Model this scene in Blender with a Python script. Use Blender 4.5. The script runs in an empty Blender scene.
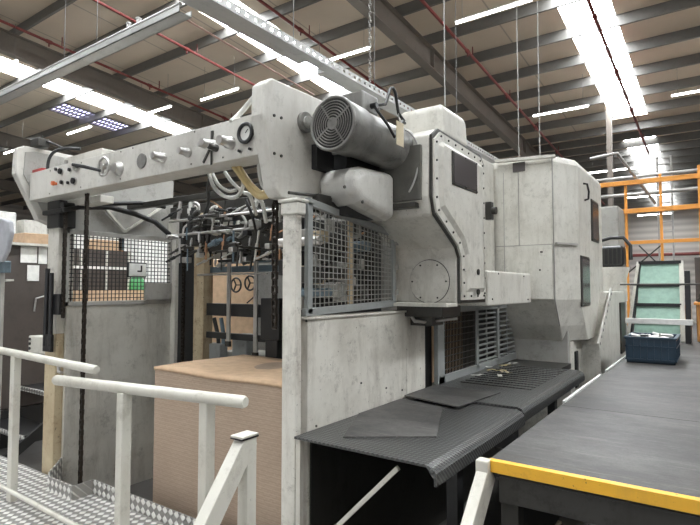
import bpy, bmesh, math, random
from mathutils import Vector, Matrix
random.seed(7)
S = bpy.context.scene
C = S.collection
V = Vector

# ------------------------------------------------------------------ camera
EYE = 1.65; FPX = 525.0; YAW = math.radians(35); PIT = math.radians(2.78)
cd = bpy.data.cameras.new('camera'); cam = bpy.data.objects.new('camera', cd); C.objects.link(cam)
cd.sensor_fit = 'HORIZONTAL'; cd.sensor_width = 36; cd.lens = FPX/700*36; cd.clip_end = 200; cd.clip_start = 0.05
cam.location = (0, 0, EYE); cam.rotation_euler = (math.pi/2+PIT, 0, YAW)
S.camera = cam
_f = V((-math.sin(YAW)*math.cos(PIT), math.cos(YAW)*math.cos(PIT), math.sin(PIT)))
_r = V((math.cos(YAW), math.sin(YAW), 0)); _u = _r.cross(_f)
def at(px, py, X=None, Y=None, Z=None):
    """point on a real plane (X=, Y= or Z=) measured from the photograph"""
    d = _f + _r*((px-350)/FPX) - _u*((py-262.5)/FPX)
    t = X/d.x if X is not None else (Y/d.y if Y is not None else (Z-EYE)/d.z)
    return V((0, 0, EYE)) + d*t

# ------------------------------------------------------------------ materials
def new_mat(name):
    m = bpy.data.materials.new(name); m.use_nodes = True
    nt = m.node_tree; nt.nodes.clear()
    o = nt.nodes.new('ShaderNodeOutputMaterial'); b = nt.nodes.new('ShaderNodeBsdfPrincipled')
    nt.links.new(b.outputs[0], o.inputs[0])
    return m, nt, b
def N(nt, t, **k):
    n = nt.nodes.new(t)
    for a, v in k.items(): setattr(n, a, v)
    return n
def noise(nt, scale, detail=4, rough=.6, vec=(1, 1, 1)):
    tc = N(nt, 'ShaderNodeTexCoord'); mp = N(nt, 'ShaderNodeMapping'); mp.inputs['Scale'].default_value = vec
    n = N(nt, 'ShaderNodeTexNoise'); n.inputs['Scale'].default_value = scale
    n.inputs['Detail'].default_value = detail; n.inputs['Roughness'].default_value = rough
    nt.links.new(tc.outputs['Object'], mp.inputs[0]); nt.links.new(mp.outputs[0], n.inputs['Vector'])
    return n.outputs['Fac']
def ramp(nt, src, a, b):
    r = N(nt, 'ShaderNodeMapRange'); r.inputs['From Min'].default_value = a; r.inputs['From Max'].default_value = b
    nt.links.new(src, r.inputs['Value']); return r.outputs['Result']
def mix(nt, fac, c1, c2):
    m = N(nt, 'ShaderNodeMix', data_type='RGBA')
    for sock, c in ((m.inputs[6], c1), (m.inputs[7], c2)):
        if isinstance(c, (tuple, list)): sock.default_value = (*c[:3], 1)
        else: nt.links.new(c, sock)
    if isinstance(fac, (int, float)): m.inputs[0].default_value = fac
    else: nt.links.new(fac, m.inputs[0])
    return m.outputs[2]
def mul(nt, a, b, op='MULTIPLY'):
    m = N(nt, 'ShaderNodeMath', operation=op)
    for i, v in enumerate((a, b)):
        if isinstance(v, (int, float)): m.inputs[i].default_value = v
        else: nt.links.new(v, m.inputs[i])
    return m.outputs[0]
def paint(name, base, grime=(.12, .10, .07), amt=.5, rough=.45, metal=0, streak=.5, chips=.3, scale=1.0):
    m, nt, b = new_mat(name)
    n1 = ramp(nt, noise(nt, 1.6*scale, 7, .7), .42, .70)
    n2 = ramp(nt, noise(nt, 5*scale, 6, .75, (1, 1, .22)), .50, .72)
    n4 = ramp(nt, noise(nt, 6*scale, 10, .8), .53, .66)
    n3 = ramp(nt, noise(nt, 30*scale, 4, .8), .64, .69)
    c = mix(nt, mul(nt, n1, amt*.45), base, grime)
    c = mix(nt, mul(nt, n2, streak*.6), c, grime)
    c = mix(nt, mul(nt, n4, amt*.55), c, tuple(x*.5 for x in grime))
    c = mix(nt, mul(nt, n3, chips), c, (.04, .035, .03))
    nt.links.new(c, b.inputs['Base Color'])
    b.inputs['Roughness'].default_value = rough; b.inputs['Metallic'].default_value = metal
    nb = N(nt, 'ShaderNodeBump'); nb.inputs['Strength'].default_value = .1; nb.inputs['Distance'].default_value = .01
    nt.links.new(noise(nt, 9*scale), nb.inputs['Height']); nt.links.new(nb.outputs[0], b.inputs['Normal'])
    return m
def plain(name, col, rough=.5, metal=0, emit=0):
    m, nt, b = new_mat(name)
    c = mix(nt, ramp(nt, noise(nt, 14, 3), .35, .75), col, tuple(x*.78 for x in col))
    nt.links.new(c, b.inputs['Base Color']); b.inputs['Roughness'].default_value = rough; b.inputs['Metallic'].default_value = metal
    if emit:
        b.inputs['Emission Color'].default_value = (*col, 1); b.inputs['Emission Strength'].default_value = emit
    return m
def diamond(name, base, dark, freq, metal, rough, strength, amt=.3, wear_glint=None):
    """raised lozenge tread plate in the XY plane of the sheet (X+Z for upright strips)"""
    m, nt, b = new_mat(name)
    tc = N(nt, 'ShaderNodeTexCoord'); sp = N(nt, 'ShaderNodeSeparateXYZ'); nt.links.new(tc.outputs['Object'], sp.inputs[0])
    yz = mul(nt, sp.outputs[1], sp.outputs[2], 'ADD')
    a = mul(nt, mul(nt, sp.outputs[0], yz, 'ADD'), freq); c_ = mul(nt, mul(nt, sp.outputs[0], yz, 'SUBTRACT'), freq)
    sa = mul(nt, a, 0, 'SINE'); sc = mul(nt, c_, 0, 'SINE')
    h = ramp(nt, mul(nt, sa, sc), -.05, .35)
    col = mix(nt, mul(nt, ramp(nt, noise(nt, 3, 5), .35, .75), amt), base, dark)
    if wear_glint: col = mix(nt, mul(nt, h, .8), col, wear_glint)
    nt.links.new(col, b.inputs['Base Color']); b.inputs['Metallic'].default_value = metal; b.inputs['Roughness'].default_value = rough
    nb = N(nt, 'ShaderNodeBump'); nb.inputs['Strength'].default_value = strength; nb.inputs['Distance'].default_value = .012
    nt.links.new(h, nb.inputs['Height']); nt.links.new(nb.outputs[0], b.inputs['Normal'])
    return m
M = {}
M['white'] = paint('machine_white_paint', (.62, .605, .55), (.17, .145, .10), .6, .42, streak=.55, chips=.6, scale=1.6)
M['white2'] = paint('beam_white_paint', (.61, .595, .55), (.22, .19, .14), .6, .4, streak=.5, chips=.4)
M['panel'] = paint('scuffed_panel_paint', (.64, .62, .56), (.16, .13, .09), .9, .5, streak=.9, chips=.9)
M['grey'] = paint('grey_green_paint', (.36, .352, .325), (.10, .10, .08), .6, .5)
M['galv'] = paint('dull_zinc_sheet', (.60, .585, .53), (.22, .20, .16), .8, .42, metal=.3, streak=1.0, chips=.2)
M['oily'] = paint('oily_dark_paint', (.12, .115, .10), (.03, .028, .025), 1.2, .35)
M['frameblue'] = paint('blue_grey_frame_paint', (.27, .285, .28), (.12, .11, .09), .5, .45)
M['motor'] = paint('motor_grey_paint', (.25, .245, .23), (.05, .045, .04), .9, .4, metal=.3)
M['cast'] = paint('cast_cover_paint', (.58, .57, .53), (.10, .08, .06), .6, .4, chips=.6)
M['steel'] = paint('bright_steel', (.55, .54, .52), (.2, .18, .15), .4, .3, metal=.85)
M['meshwire'] = paint('worn_mesh_wire', (.30, .30, .28), (.10, .09, .07), .8, .45, metal=.3)
M['black'] = plain('black_painted_steel', (.018, .018, .018), .45)
M['blackgloss'] = plain('black_plastic', (.012, .012, .013), .3)
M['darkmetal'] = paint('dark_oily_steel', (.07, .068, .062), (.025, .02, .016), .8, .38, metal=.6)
M['chain'] = paint('oily_chain_steel', (.06, .05, .042), (.02, .017, .014), .8, .4, metal=.7)
M['rust'] = paint('rusty_cream_paint', (.50, .42, .28), (.20, .10, .04), 1.0, .6, streak=1.4, chips=1.0)
M['bluesteel'] = paint('blue_steel', (.16, .22, .26), (.05, .05, .05), .7, .4, metal=.4)
M['copper'] = plain('copper_tube', (.50, .28, .16), .35, .7)
M['hosew'] = plain('clear_white_hose', (.62, .62, .58), .3)
M['hosey'] = plain('yellowed_hose', (.55, .42, .20), .35)
M['rubber'] = plain('black_rubber_hose', (.02, .02, .02), .5)
M['glass'] = None
m, nt, b = new_mat('smoked_inspection_glass'); b.inputs['Base Color'].default_value = (.085, .075, .075, 1); b.inputs['Roughness'].default_value = .18
M['glass'] = m
M['red'] = plain('red_plastic', (.40, .03, .03), .4)
M['orangebtn'] = plain('orange_plastic', (.75, .18, .06), .4)
M['dial'] = plain('dial_face', (.72, .72, .68), .4)
M['paper'] = plain('paper', (.80, .80, .76), .7)
M['tag'] = plain('kraft_tag', (.62, .54, .38), .7)
M['rail'] = paint('cream_rail_paint', (.58, .565, .50), (.28, .23, .16), .6, .38, streak=.4, chips=.3)
M['tread'] = diamond('aluminium_tread_plate', (.30, .29, .27), (.20, .19, .17), 50, .3, .35, 1.0, wear_glint=(1.0, .99, .95))  # near-white lozenges paint in the reflections off the raised pattern
M['checker'] = diamond('worn_black_checker_plate', (.085, .085, .083), (.035, .035, .034), 115, .35, .36, 1.0, .5, wear_glint=(.16, .16, .155))
M['yellow'] = paint('worn_yellow_edging', (.78, .42, .03), (.25, .16, .06), .4, .5, chips=.8)
M['blueplastic'] = plain('blue_crate_plastic', (.013, .036, .062), .45)
M['orange'] = paint('orange_rack_paint', (.80, .34, .06), (.4, .2, .08), .3, .45, chips=.2)
M['green'] = plain('pale_green_board', (.30, .47, .38), .5)
M['lime'] = plain('green_plastic', (.08, .32, .12), .4)
M['greyplastic'] = plain('light_grey_plastic', (.42, .43, .46), .45)
M['brownpanel'] = paint('dark_brown_panel', (.075, .062, .055), (.04, .035, .03), .6, .4)
M['concrete'] = paint('grey_concrete', (.10, .095, .09), (.10, .09, .08), .9, .6, scale=.5, streak=0, chips=.1)
M['lamp'] = plain('fluorescent_tube_glow', (1.0, .98, .93), .4, 0, 14)
M['fixture'] = plain('lamp_body', (.7, .7, .68), .4)
M['redpipe'] = plain('red_sprinkler_pipe', (.20, .035, .03), .45)
M['wire'] = plain('pale_wire', (.40, .39, .37), .4)
M['thinwire'] = plain('dull_wire', (.16, .155, .15), .5)
M['roofsteel'] = paint('roof_steel_paint', (.20, .175, .15), (.10, .09, .08), .4, .6, streak=.1, chips=0)
M['purlin'] = paint('galvanised_purlin', (.17, .165, .155), (.10, .10, .09), .5, .45, metal=.2, streak=.2, chips=0)
M['tray'] = paint('galvanised_tray', (.45, .45, .44), (.25, .24, .22), .5, .4, metal=.5, streak=.1, chips=0)
M['pinkpipe'] = plain('pale_red_pipe', (.45, .27, .22), .4)
M['scrap'] = plain('yellow_scrap', (.75, .62, .30), .6)
M['wood'] = plain('orange_wood', (.60, .28, .08), .5)

def rubbermat(name, base):
    m, nt, b = new_mat(name)
    s1 = ramp(nt, noise(nt, 2.2, 9, .8, (.6, 1, 1)), .42, .66)
    s2 = ramp(nt, noise(nt, 22, 6, .8, (.10, 1.8, 1)), .56, .70)
    s3 = ramp(nt, noise(nt, 70, 6, .8), .45, .75)
    c = mix(nt, mul(nt, s1, .7), base, tuple(x*3.6 for x in base))
    c = mix(nt, mul(nt, s2, .6), c, tuple(x*5.5 for x in base))
    c = mix(nt, mul(nt, s3, .6), c, tuple(x*.35 for x in base))
    nt.links.new(c, b.inputs['Base Color']); b.inputs['Roughness'].default_value = .55
    return m
M['mat'] = rubbermat('scuffed_black_rubber', (.052, .050, .048))
M['deck'] = rubbermat('scuffed_dark_deck_sheet', (.036, .034, .032))

def cardboard():
    m, nt, b = new_mat('stacked_cardboard')
    tc = N(nt, 'ShaderNodeTexCoord'); w = N(nt, 'ShaderNodeTexWave', bands_direction='Z'); w.inputs['Scale'].default_value = 23
    w.inputs['Distortion'].default_value = 1.2; w.inputs['Detail'].default_value = 2; w.inputs['Detail Scale'].default_value = .6
    nt.links.new(tc.outputs['Object'], w.inputs['Vector'])
    base = mix(nt, ramp(nt, noise(nt, 2.5, 5), .35, .75), (.44, .335, .25), (.37, .28, .21))
    w2 = N(nt, 'ShaderNodeTexWave', bands_direction='Z'); w2.inputs['Scale'].default_value = 11; w2.inputs['Distortion'].default_value = 6; w2.inputs['Detail'].default_value = 4; w2.inputs['Detail Scale'].default_value = 3
    nt.links.new(tc.outputs['Object'], w2.inputs['Vector'])
    c = mix(nt, mul(nt, mul(nt, w.outputs['Fac'], w2.outputs['Fac'], 'ADD'), .30), base, (.26, .19, .14))
    nt.links.new(c, b.inputs['Base Color']); b.inputs['Roughness'].default_value = .85
    bp = N(nt, 'ShaderNodeBump'); bp.inputs['Strength'].default_value = .1; bp.inputs['Distance'].default_value = .003
    nt.links.new(w.outputs['Fac'], bp.inputs['Height']); nt.links.new(bp.outputs[0], b.inputs['Normal'])
    return m
M['card'] = cardboard()
M['cardtop'] = plain('cardboard_sheet', (.60, .42, .27), .8)

def wallmat():
    m, nt, b = new_mat('ribbed_wall_cladding')
    tc = N(nt, 'ShaderNodeTexCoord'); w = N(nt, 'ShaderNodeTexWave', bands_direction='Z'); w.inputs['Scale'].default_value = .9
    nt.links.new(tc.outputs['Object'], w.inputs['Vector'])
    c = mix(nt, w.outputs['Fac'], (.60, .56, .52), (.44, .41, .38))
    nt.links.new(c, b.inputs['Base Color']); b.inputs['Roughness'].default_value = .6
    return m
M['wall'] = wallmat()
def roofmat():
    m, nt, b = new_mat('roof_liner_sheets')
    tc = N(nt, 'ShaderNodeTexCoord'); sp = N(nt, 'ShaderNodeSeparateXYZ'); nt.links.new(tc.outputs['Object'], sp.inputs[0])
    fr = mul(nt, sp.outputs[0], 1.0, 'PINGPONG')
    seam = ramp(nt, fr, .0, .03)
    base = mix(nt, ramp(nt, noise(nt, .5, 4), .35, .7), (.72, .62, .50), (.62, .54, .43))
    c = mix(nt, seam, (.36, .31, .25), base)
    nt.links.new(c, b.inputs['Base Color']); b.inputs['Roughness'].default_value = .65
    return m
M['roof'] = roofmat()
def skymat():
    m, nt, b = new_mat('translucent_rooflight')
    b.inputs['Base Color'].default_value = (.8, .8, .8, 1)
    b.inputs['Emission Color'].default_value = (.93, .97, 1, 1); b.inputs['Emission Strength'].default_value = 17
    return m
M['skylight'] = skymat()
m, nt, b = new_mat('lavender_vent_light'); b.inputs['Emission Color'].default_value = (.62, .60, .95, 1); b.inputs['Emission Strength'].default_value = 2.2; M['ventlight'] = m

# ------------------------------------------------------------------ mesh builder
class MB:
    def __init__(s): s.v = []; s.f = []; s.sm = []
    def add(s, vs, fs, smooth=False):
        o = len(s.v); s.v += [V(v) for v in vs]
        for f in fs: s.f.append([o+i for i in f]); s.sm.append(smooth)
        return s
    def box(s, a, b):
        x0, x1 = sorted((a[0], b[0])); y0, y1 = sorted((a[1], b[1])); z0, z1 = sorted((a[2], b[2]))
        return s.add([(x0,y0,z0),(x1,y0,z0),(x1,y1,z0),(x0,y1,z0),(x0,y0,z1),(x1,y0,z1),(x1,y1,z1),(x0,y1,z1)],
                     [(3,2,1,0),(4,5,6,7),(0,1,5,4),(1,2,6,5),(2,3,7,6),(3,0,4,7)])
    def bar(s, p, q, w, h, up=(0,0,1)):
        p, q = V(p), V(q); d = (q-p).normalized(); up = V(up)
        if abs(d.dot(up)) > .95: up = V((0,1,0)) if abs(d.y) < .9 else V((1,0,0))
        a = d.cross(up).normalized()*w/2; b = a.cross(d).normalized()*h/2
        vs = [p-a-b, p+a-b, p+a+b, p-a+b, q-a-b, q+a-b, q+a+b, q-a+b]
        return s.add(vs, [(0,1,2,3),(7,6,5,4),(0,4,5,1),(1,5,6,2),(2,6,7,3),(3,7,4,0)])
    def prism(s, pts, axis, a, b):
        """polygon extruded along axis (0,1,2); pts are the other two coords in order"""
        def mk(p, t):
            q = [0,0,0]; r = [i for i in (0,1,2) if i != axis]; q[axis] = t; q[r[0]] = p[0]; q[r[1]] = p[1]; return q
        n = len(pts); vs = [mk(p, a) for p in pts]+[mk(p, b) for p in pts]
        fs = [tuple(range(n)), tuple(range(2*n-1, n-1, -1))]+[(i, (i+1)%n, n+(i+1)%n, n+i) for i in range(n)]
        return s.add(vs, fs)
    def loft(s, rings, cap=True):
        n = len(rings[0]); vs = [p for r in rings for p in r]; fs = []
        for k in range(len(rings)-1):
            for i in range(n): fs.append((k*n+i, k*n+(i+1)%n, (k+1)*n+(i+1)%n, (k+1)*n+i))
        if cap: fs += [tuple(range(n-1, -1, -1)), tuple(range((len(rings)-1)*n, len(rings)*n))]
        return s.add(vs, fs)
    def tube(s, pts, r, n=10, closed=False, smooth=True):
        pts = [V(p) for p in pts]; m = len(pts); rings = []; prev = None
        for i, p in enumerate(pts):
            if closed: d = pts[(i+1)%m]-pts[i-1]
            else: d = pts[min(i+1, m-1)]-pts[max(i-1, 0)]
            d.normalize()
            if prev is None:
                a = V((0,0,1)) if abs(d.z) < .9 else V((1,0,0)); a = (a-d*a.dot(d)).normalized()
            else: a = (prev-d*prev.dot(d)).normalized()
            prev = a; b = d.cross(a); rr = r[i] if isinstance(r, (list, tuple)) else r
            rings.append([p+(a*math.cos(2*math.pi*k/n)+b*math.sin(2*math.pi*k/n))*rr for k in range(n)])
        vs = [q for g in rings for q in g]; fs = []
        for i in range(m if closed else m-1):
            j = (i+1) % m
            for k in range(n): fs.append((i*n+k, i*n+(k+1)%n, j*n+(k+1)%n, j*n+k))
        s.add(vs, fs, smooth)
        if not closed: s.add([*rings[0], *rings[-1]], [tuple(range(n-1,-1,-1)), tuple(range(n, 2*n))])
        return s
    def disc(s, c, axis, r, h, n=24):
        """short cylinder starting at c, length h along axis vector"""
        c = V(c); a = V(axis).normalized(); return s.tube([c, c+a*h], r, n)
    def ring(s, c, axis, R, r, n=28, m=8):
        c = V(c); a = V(axis).normalized(); u = a.orthogonal().normalized(); w = a.cross(u)
        return s.tube([c+(u*math.cos(2*math.pi*k/n)+w*math.sin(2*math.pi*k/n))*R for k in range(n)], r, m, closed=True)
    def build(s, name, mat, parent=None, bevel=0, seg=2, origin=None):
        me = bpy.data.meshes.new(name)
        root = V((0,0,0))
        if parent is not None: root = ROOT[parent.name]
        elif origin is not None: root = V(origin)
        elif s.v:
            xs = [v.x for v in s.v]; ys = [v.y for v in s.v]; zs = [v.z for v in s.v]
            root = V(((min(xs)+max(xs))/2, (min(ys)+max(ys))/2, min(zs)))
        me.from_pydata([tuple(v-root) for v in s.v], [], s.f); me.update()
        for p, sm in zip(me.polygons, s.sm): p.use_smooth = sm
        bm = bmesh.new(); bm.from_mesh(me); bmesh.ops.recalc_face_normals(bm, faces=bm.faces); bm.to_mesh(me); bm.free()
        me.materials.append(mat if not isinstance(mat, str) else M[mat])
        o = bpy.data.objects.new(name, me); C.objects.link(o)
        if parent is not None: o.parent = parent
        else: o.location = root
        ROOT[o.name] = root
        if bevel:
            md = o.modifiers.new('bevel', 'BEVEL'); md.width = bevel; md.segments = seg; md.limit_method = 'ANGLE'; md.angle_limit = math.radians(30)
            md.harden_normals = False
        return o
ROOT = {}
def thing(name, label, cat, loc, group=None):
    o = bpy.data.objects.new(name, None); C.objects.link(o); o.location = loc; o.empty_display_size = .1
    ROOT[o.name] = V(loc); tag(o, label, cat, group); return o
def tag(o, label, cat, group=None, kind=None):
    o['label'] = label; o['category'] = cat
    if group: o['group'] = group
    if kind: o['kind'] = kind
    return o
def struct(o): o['kind'] = 'structure'; return o
def dup(root, loc, label=None, group=None):
    def rec(o, par):
        c = o.copy(); C.objects.link(c); ROOT[c.name] = V(loc)
        if par: c.parent = par
        for ch in [x for x in o.children]: rec(ch, c)
        return c
    kids = rec(root, None); kids.location = loc
    if label: kids['label'] = label
    if group: kids['group'] = group
    return kids
def bez(p0, p1, p2, p3, n=14):
    p0, p1, p2, p3 = map(V, (p0, p1, p2, p3)); out = []
    for i in range(n+1):
        t = i/n; out.append(p0*(1-t)**3+p1*3*t*(1-t)**2+p2*3*t*t*(1-t)+p3*t**3)
    return out
def bolt(parent, p, axis=(1,0,0), r=.009, h=.008, mat='darkmetal', name='bolt'):
    return MB().disc(p, axis, r, h, 8).build(name, mat, parent)
def chain(parent, x, y, z0, z1, name='lift_chain', mat='chain', w=.030):
    m = MB(); z = z0; k = 0; P = .040
    while z < z1:
        # pairs of link plates, alternately wide and narrow, with rollers between
        s_ = w/2 if k % 2 else w/2-.005
        for sx in (-s_, s_): m.box((x+sx-.0025, y-.011, z), (x+sx+.0025, y+.011, min(z+P*1.05, z1)))
        m.tube([(x-w/2, y, z+P*.02), (x+w/2, y, z+P*.02)], .009, 6)
        z += P; k += 1
    return m.build(name, mat, parent)

FL = -.25
# ================================================================== SETTING
struct(MB().box((-45, -9, FL-.2), (18, 36, FL)).build('floor', 'concrete'))
ROOF0 = 8.34; SL = .07
def rz(y): return ROOF0-SL*y
# roof sheeting, split round the rooflights
sky = [(-2.72, -1.70, -6, 19.2), (-2.72, -1.70, 21.5, 33), (-9.7, -8.6, -6, 13.1), (-17.45, -16.4, -6, 12.75), (-25.2, -24.2, -6, 10.8), (4.6, 5.6, -6, 19), (11.6, 12.6, -6, 19), (-9.7, -8.6, 22, 33)]  # two strips right of the view are unseen, added for more light from above
vents = [(-19.2, -18.1, 8.65, 10.05), (-19.2, -18.1, 10.25, 11.65)]
up = .27
def slab(m, x0, x1, y0, y1, dz=0, th=.08):
    m.add([(x0,y0,rz(y0)+dz),(x1,y0,rz(y0)+dz),(x1,y1,rz(y1)+dz),(x0,y1,rz(y1)+dz),
           (x0,y0,rz(y0)+dz+th),(x1,y0,rz(y0)+dz+th),(x1,y1,rz(y1)+dz+th),(x0,y1,rz(y1)+dz+th)],
          [(0,1,2,3),(7,6,5,4),(0,4,5,1),(1,5,6,2),(2,6,7,3),(3,7,4,0)])
m = MB(); RX0, RX1, RY0, RY1 = -45, 18, -9, 36
allo = sky+vents
cols = sorted(set([RX0, RX1]+[s[0] for s in allo]+[s[1] for s in allo]))
for a, b_ in zip(cols[:-1], cols[1:]):
    ys = sorted([(s[2], s[3]) for s in allo if s[0] <= a+.001 and s[1] >= b_-.001]); y = RY0
    for (p, q) in ys: slab(m, a, b_, y, p, up); y = q
    slab(m, a, b_, y, RY1, up)
struct(m.build('ceiling', 'roof', origin=(0,0,0)))
for i, s_ in enumerate(sky):
    m = MB(); slab(m, *s_, up+.03, .03); struct(m.build('window_%d' % (i+1), 'skylight'))
for i, s_ in enumerate(vents):
    m = MB(); slab(m, *s_, up+.03, .03); struct(m.build('window_%d' % (i+11), 'ventlight'))
    m = MB(); yy = s_[2]+.05
    while yy < s_[3]:
        m.box((s_[0], yy, rz(yy)+up-.05), (s_[1], yy+.05, rz(yy)+up-.03)); yy += .14
    for xx in (s_[0], (s_[0]*2+s_[1])/3, (s_[0]+2*s_[1])/3, s_[1]): m.bar((xx, s_[2], rz(s_[2])+up-.03), (xx, s_[3], rz(s_[3])+up-.03), .05, .05)
    struct(m.build('vent_louvre', 'purlin'))
# purlins (zed sections running across) and rafters
y = 9.95-1.4*12; k = 0
while y < RY1:
    m = MB(); z = rz(y)
    m.prism([(y-.06, z), (y+.0, z), (y+.0, z+.25), (y+.07, z+.25), (y+.07, z+.27), (y-.015, z+.27), (y-.015, z+.02), (y-.06, z+.02)], 0, RX0, RX1)
    struct(m.build('roof_purlin', 'purlin')); y += 1.4 if y < 19 else .95
for x in (-31.4, -22.8, -14.2, -5.65, 2.9, 11.4):
    m = MB()
    w = .22; d = .54
    def hs(y0, y1, x0, x1, a, b_):
        m.add([(x0,y0,rz(y0)-b_),(x1,y0,rz(y0)-b_),(x1,y1,rz(y1)-b_),(x0,y1,rz(y1)-b_),(x0,y0,rz(y0)-a),(x1,y0,rz(y0)-a),(x1,y1,rz(y1)-a),(x0,y1,rz(y1)-a)],
              [(0,1,2,3),(7,6,5,4),(0,4,5,1),(1,5,6,2),(2,6,7,3),(3,7,4,0)])
    hs(RY0, RY1, x-w/2, x+w/2, 0, .025); hs(RY0, RY1, x-.012, x+.012, .02, d-.02); hs(RY0, RY1, x-w/2, x+w/2, d-.025, d)
    for yy in (4, 11.5, 19): hs(yy, yy+.02, x-w/2, x+w/2, .02, d-.02)
    struct(m.build('roof_rafter', 'roofsteel'))
struct(MB().box((-45, 34, FL), (18, 34.2, 7)).build('wall_back', 'wall'))
struct(MB().box((-40.2, -9, FL), (-40, 34, 9.2)).build('wall_left', 'wall'))
struct(MB().box((18, -9, FL), (18.2, 34, 9.2)).build('wall_right', 'wall'))  # unseen wall, added to cut fill light from the side
struct(MB().box((-45, -9.2, FL), (-7, -9, 9.3)).box((5, -9.2, FL), (18, -9, 9.3)).box((-7, -9.2, 5.2), (5, -9, 9.3)).build('wall_front', 'wall'))  # unseen; wall and doorway added to limit the daylight fill from behind

# sprinkler pipes: run down the roof slope
for (x, y0, y1, lab) in ((-13.3, -1, 30, 'red sprinkler pipe under the roof, farthest left, beyond the left rafter'),
                         (-4.75, -1, 30, 'red sprinkler pipe running over the white hood, left of the bright roof skylight'),
                         (-1.95, -1, 22, 'dark red sprinkler pipe crossing beneath the right skylight strip'),
                         (-7.6, -1, 26, 'red sprinkler pipe above the motor, beside the middle rafter'),
                         (-10.6, 1, 30, 'long red sprinkler pipe between the left rafter and the cable trays')):
    m = MB(); m.tube([(x, y0, rz(y0)-.22), (x, y1, rz(y1)-.22)], .035, 8)
    yy = y0+1.5
    while yy < y1:
        m.tube([(x, yy, rz(yy)-.22), (x, yy, rz(yy)-.34)], .018, 6); m.tube([(x, yy-.06, rz(yy-.06)-.22), (x, yy+.06, rz(yy+.06)-.22)], .05, 8)
        m.box((x-.01, yy+.3, rz(yy)-.2), (x+.01, yy+.32, rz(yy)+.02)); yy += 2.8
    tag(m.build('sprinkler_pipe', 'redpipe'), lab, 'pipe', 'sprinkler pipes under the roof')

# ceiling lamps
def lamp_root():
    t = thing('ceiling_lamp', 'x', 'lamp', (0,0,0), 'tube lamps hanging under the roof')
    MB().box((-.75, -.03, 0), (.75, .03, .025)).build('lamp_body', 'fixture', t)
    MB().tube([(-.73, 0, -.012), (.73, 0, -.012)], .030, 8).build('tube', 'lamp', t)
    MB().tube([(-.6, 0, .05), (-.6, 0, .9)], .004, 5).tube([(.6, 0, .05), (.6, 0, .9)], .004, 5).build('suspension_wire', 'thinwire', t)
    return t
L0 = lamp_root(); first = True
for (px, py, z, lab) in ((219, 94, 6.9, 'tube lamp hanging left of the white machine side plate, above the control beam'),
                      (492, 11, 6.9, 'tube lamp at the top edge right of the two roof rafters, largest of the lamps'),
                      (560, 110.5, 6.6, 'tube lamp hanging below the right skylight strip'),
                      (341, 56, 6.7, 'tube lamp seen just above the electric motor'),
                      (79, 130, 6.9, 'tube lamp over the left end of the control beam'),
                      (706, 89, 6.6, 'tube lamp cut by the right edge of the photo'),
                      (154, 111, 6.5, 'tube lamp just right of the left skylight strip'),
                      (612, 170, 5.6, 'tube lamp seen right behind the white hood roof'),
                      (645, 196, 5.4, 'far tube lamp between the orange rack beams, upper'),
                      (655, 214, 5.2, 'far tube lamp just under the second orange rack beam'),
                      (3, 68, 6.9, 'tube lamp cut by the left edge of the photo'),
                      (14, 150, 6.4, 'small far tube lamp left of the control beam end')):
    p = at(px, py, Z=z)
    if first: o = L0; o.location = p; o['label'] = lab; first = False
    else: dup(L0, p, lab)

# cable trays
t = thing('cable_tray', 'galvanised cable tray running across the top left under the roof, two valve fittings on top', 'cable tray', (-5, 2.12, 3.5))
MB().box((-9, 2.09, 3.445), (-2.82, 2.19, 3.45)).box((-9, 2.09, 3.445), (-2.82, 2.096, 3.49)).box((-9, 2.184, 3.445), (-2.82, 2.19, 3.49)).build('channel', 'tray', t)
MB().tube([(-9, 2.10, 3.50), (-2.82, 2.10, 3.50)], .014, 8).build('conduit', 'wire', t)
for x in (-3.30, -3.42): 
    f_ = MB().disc((x, 2.11, 3.51), (0,0,1), .016, .035, 10).ring((x, 2.11, 3.55), (0,0,1), .016, .006, 12, 5).build('fitting', 'fixture', t)
for x in (-4.4, -3.9): MB().tube([(x, 2.14, 3.48), (x, 2.14, rz(2.1))], .003, 5).build('hanger_wire', 'thinwire', t)
t = thing('cable_trunking', 'smooth grey cable trunking running away overhead with a gap in it', 'cable tray', (-2.75, 3, 3.5))
MB().box((-2.80, .6, 3.5), (-2.70, 3.25, 3.56)).build('channel', 'tray', t, .008)
MB().box((-2.80, 3.5, 3.5), (-2.70, 5.4, 3.56)).build('channel', 'tray', t, .008)
MB().tube([(-2.75, 1.6, 3.56), (-2.75, 1.6, rz(1.6))], .003, 5).build('hanger_wire', 'thinwire', t)
t = thing('perforated_tray', 'perforated galvanised cable tray running away overhead above the motor', 'cable tray', (-2.6, 3, 3.5))
m = MB(); X0, X1 = -2.635, -2.545; zt_ = 3.45
m.box((X0, .6, zt_), (X1, 8.4, zt_+.005))
for xx in (X0, X1):
    m.box((xx-.003, .6, zt_), (xx+.003, 8.4, zt_+.022)); m.box((xx-.003, .6, zt_+.045), (xx+.003, 8.4, zt_+.065))
    y = .6
    while y < 8.4: m.box((xx-.003, y, zt_+.022), (xx+.003, y+.05, zt_+.045)); y += .08
m.build('tray_body', 'tray', t)
MB().tube([(-2.6, .6, zt_+.02), (-2.59, 8.2, zt_+.02)], .014, 6).build('cable_bundle', 'fixture', t)
for yy in (2.95, 4.1, 6): MB().tube([(-2.59, yy, zt_+.06), (-2.59, yy, rz(yy))], .004, 5).build('hanger_wire', 'thinwire', t)
tag(MB().tube([at(182, 17, X=-2.9), at(314, 95, X=-2.9)], .007, 8).build('conduit_pipe', 'pinkpipe'), 'thin pale red conduit sloping down from the tray corner behind the side plate', 'pipe')
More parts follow.
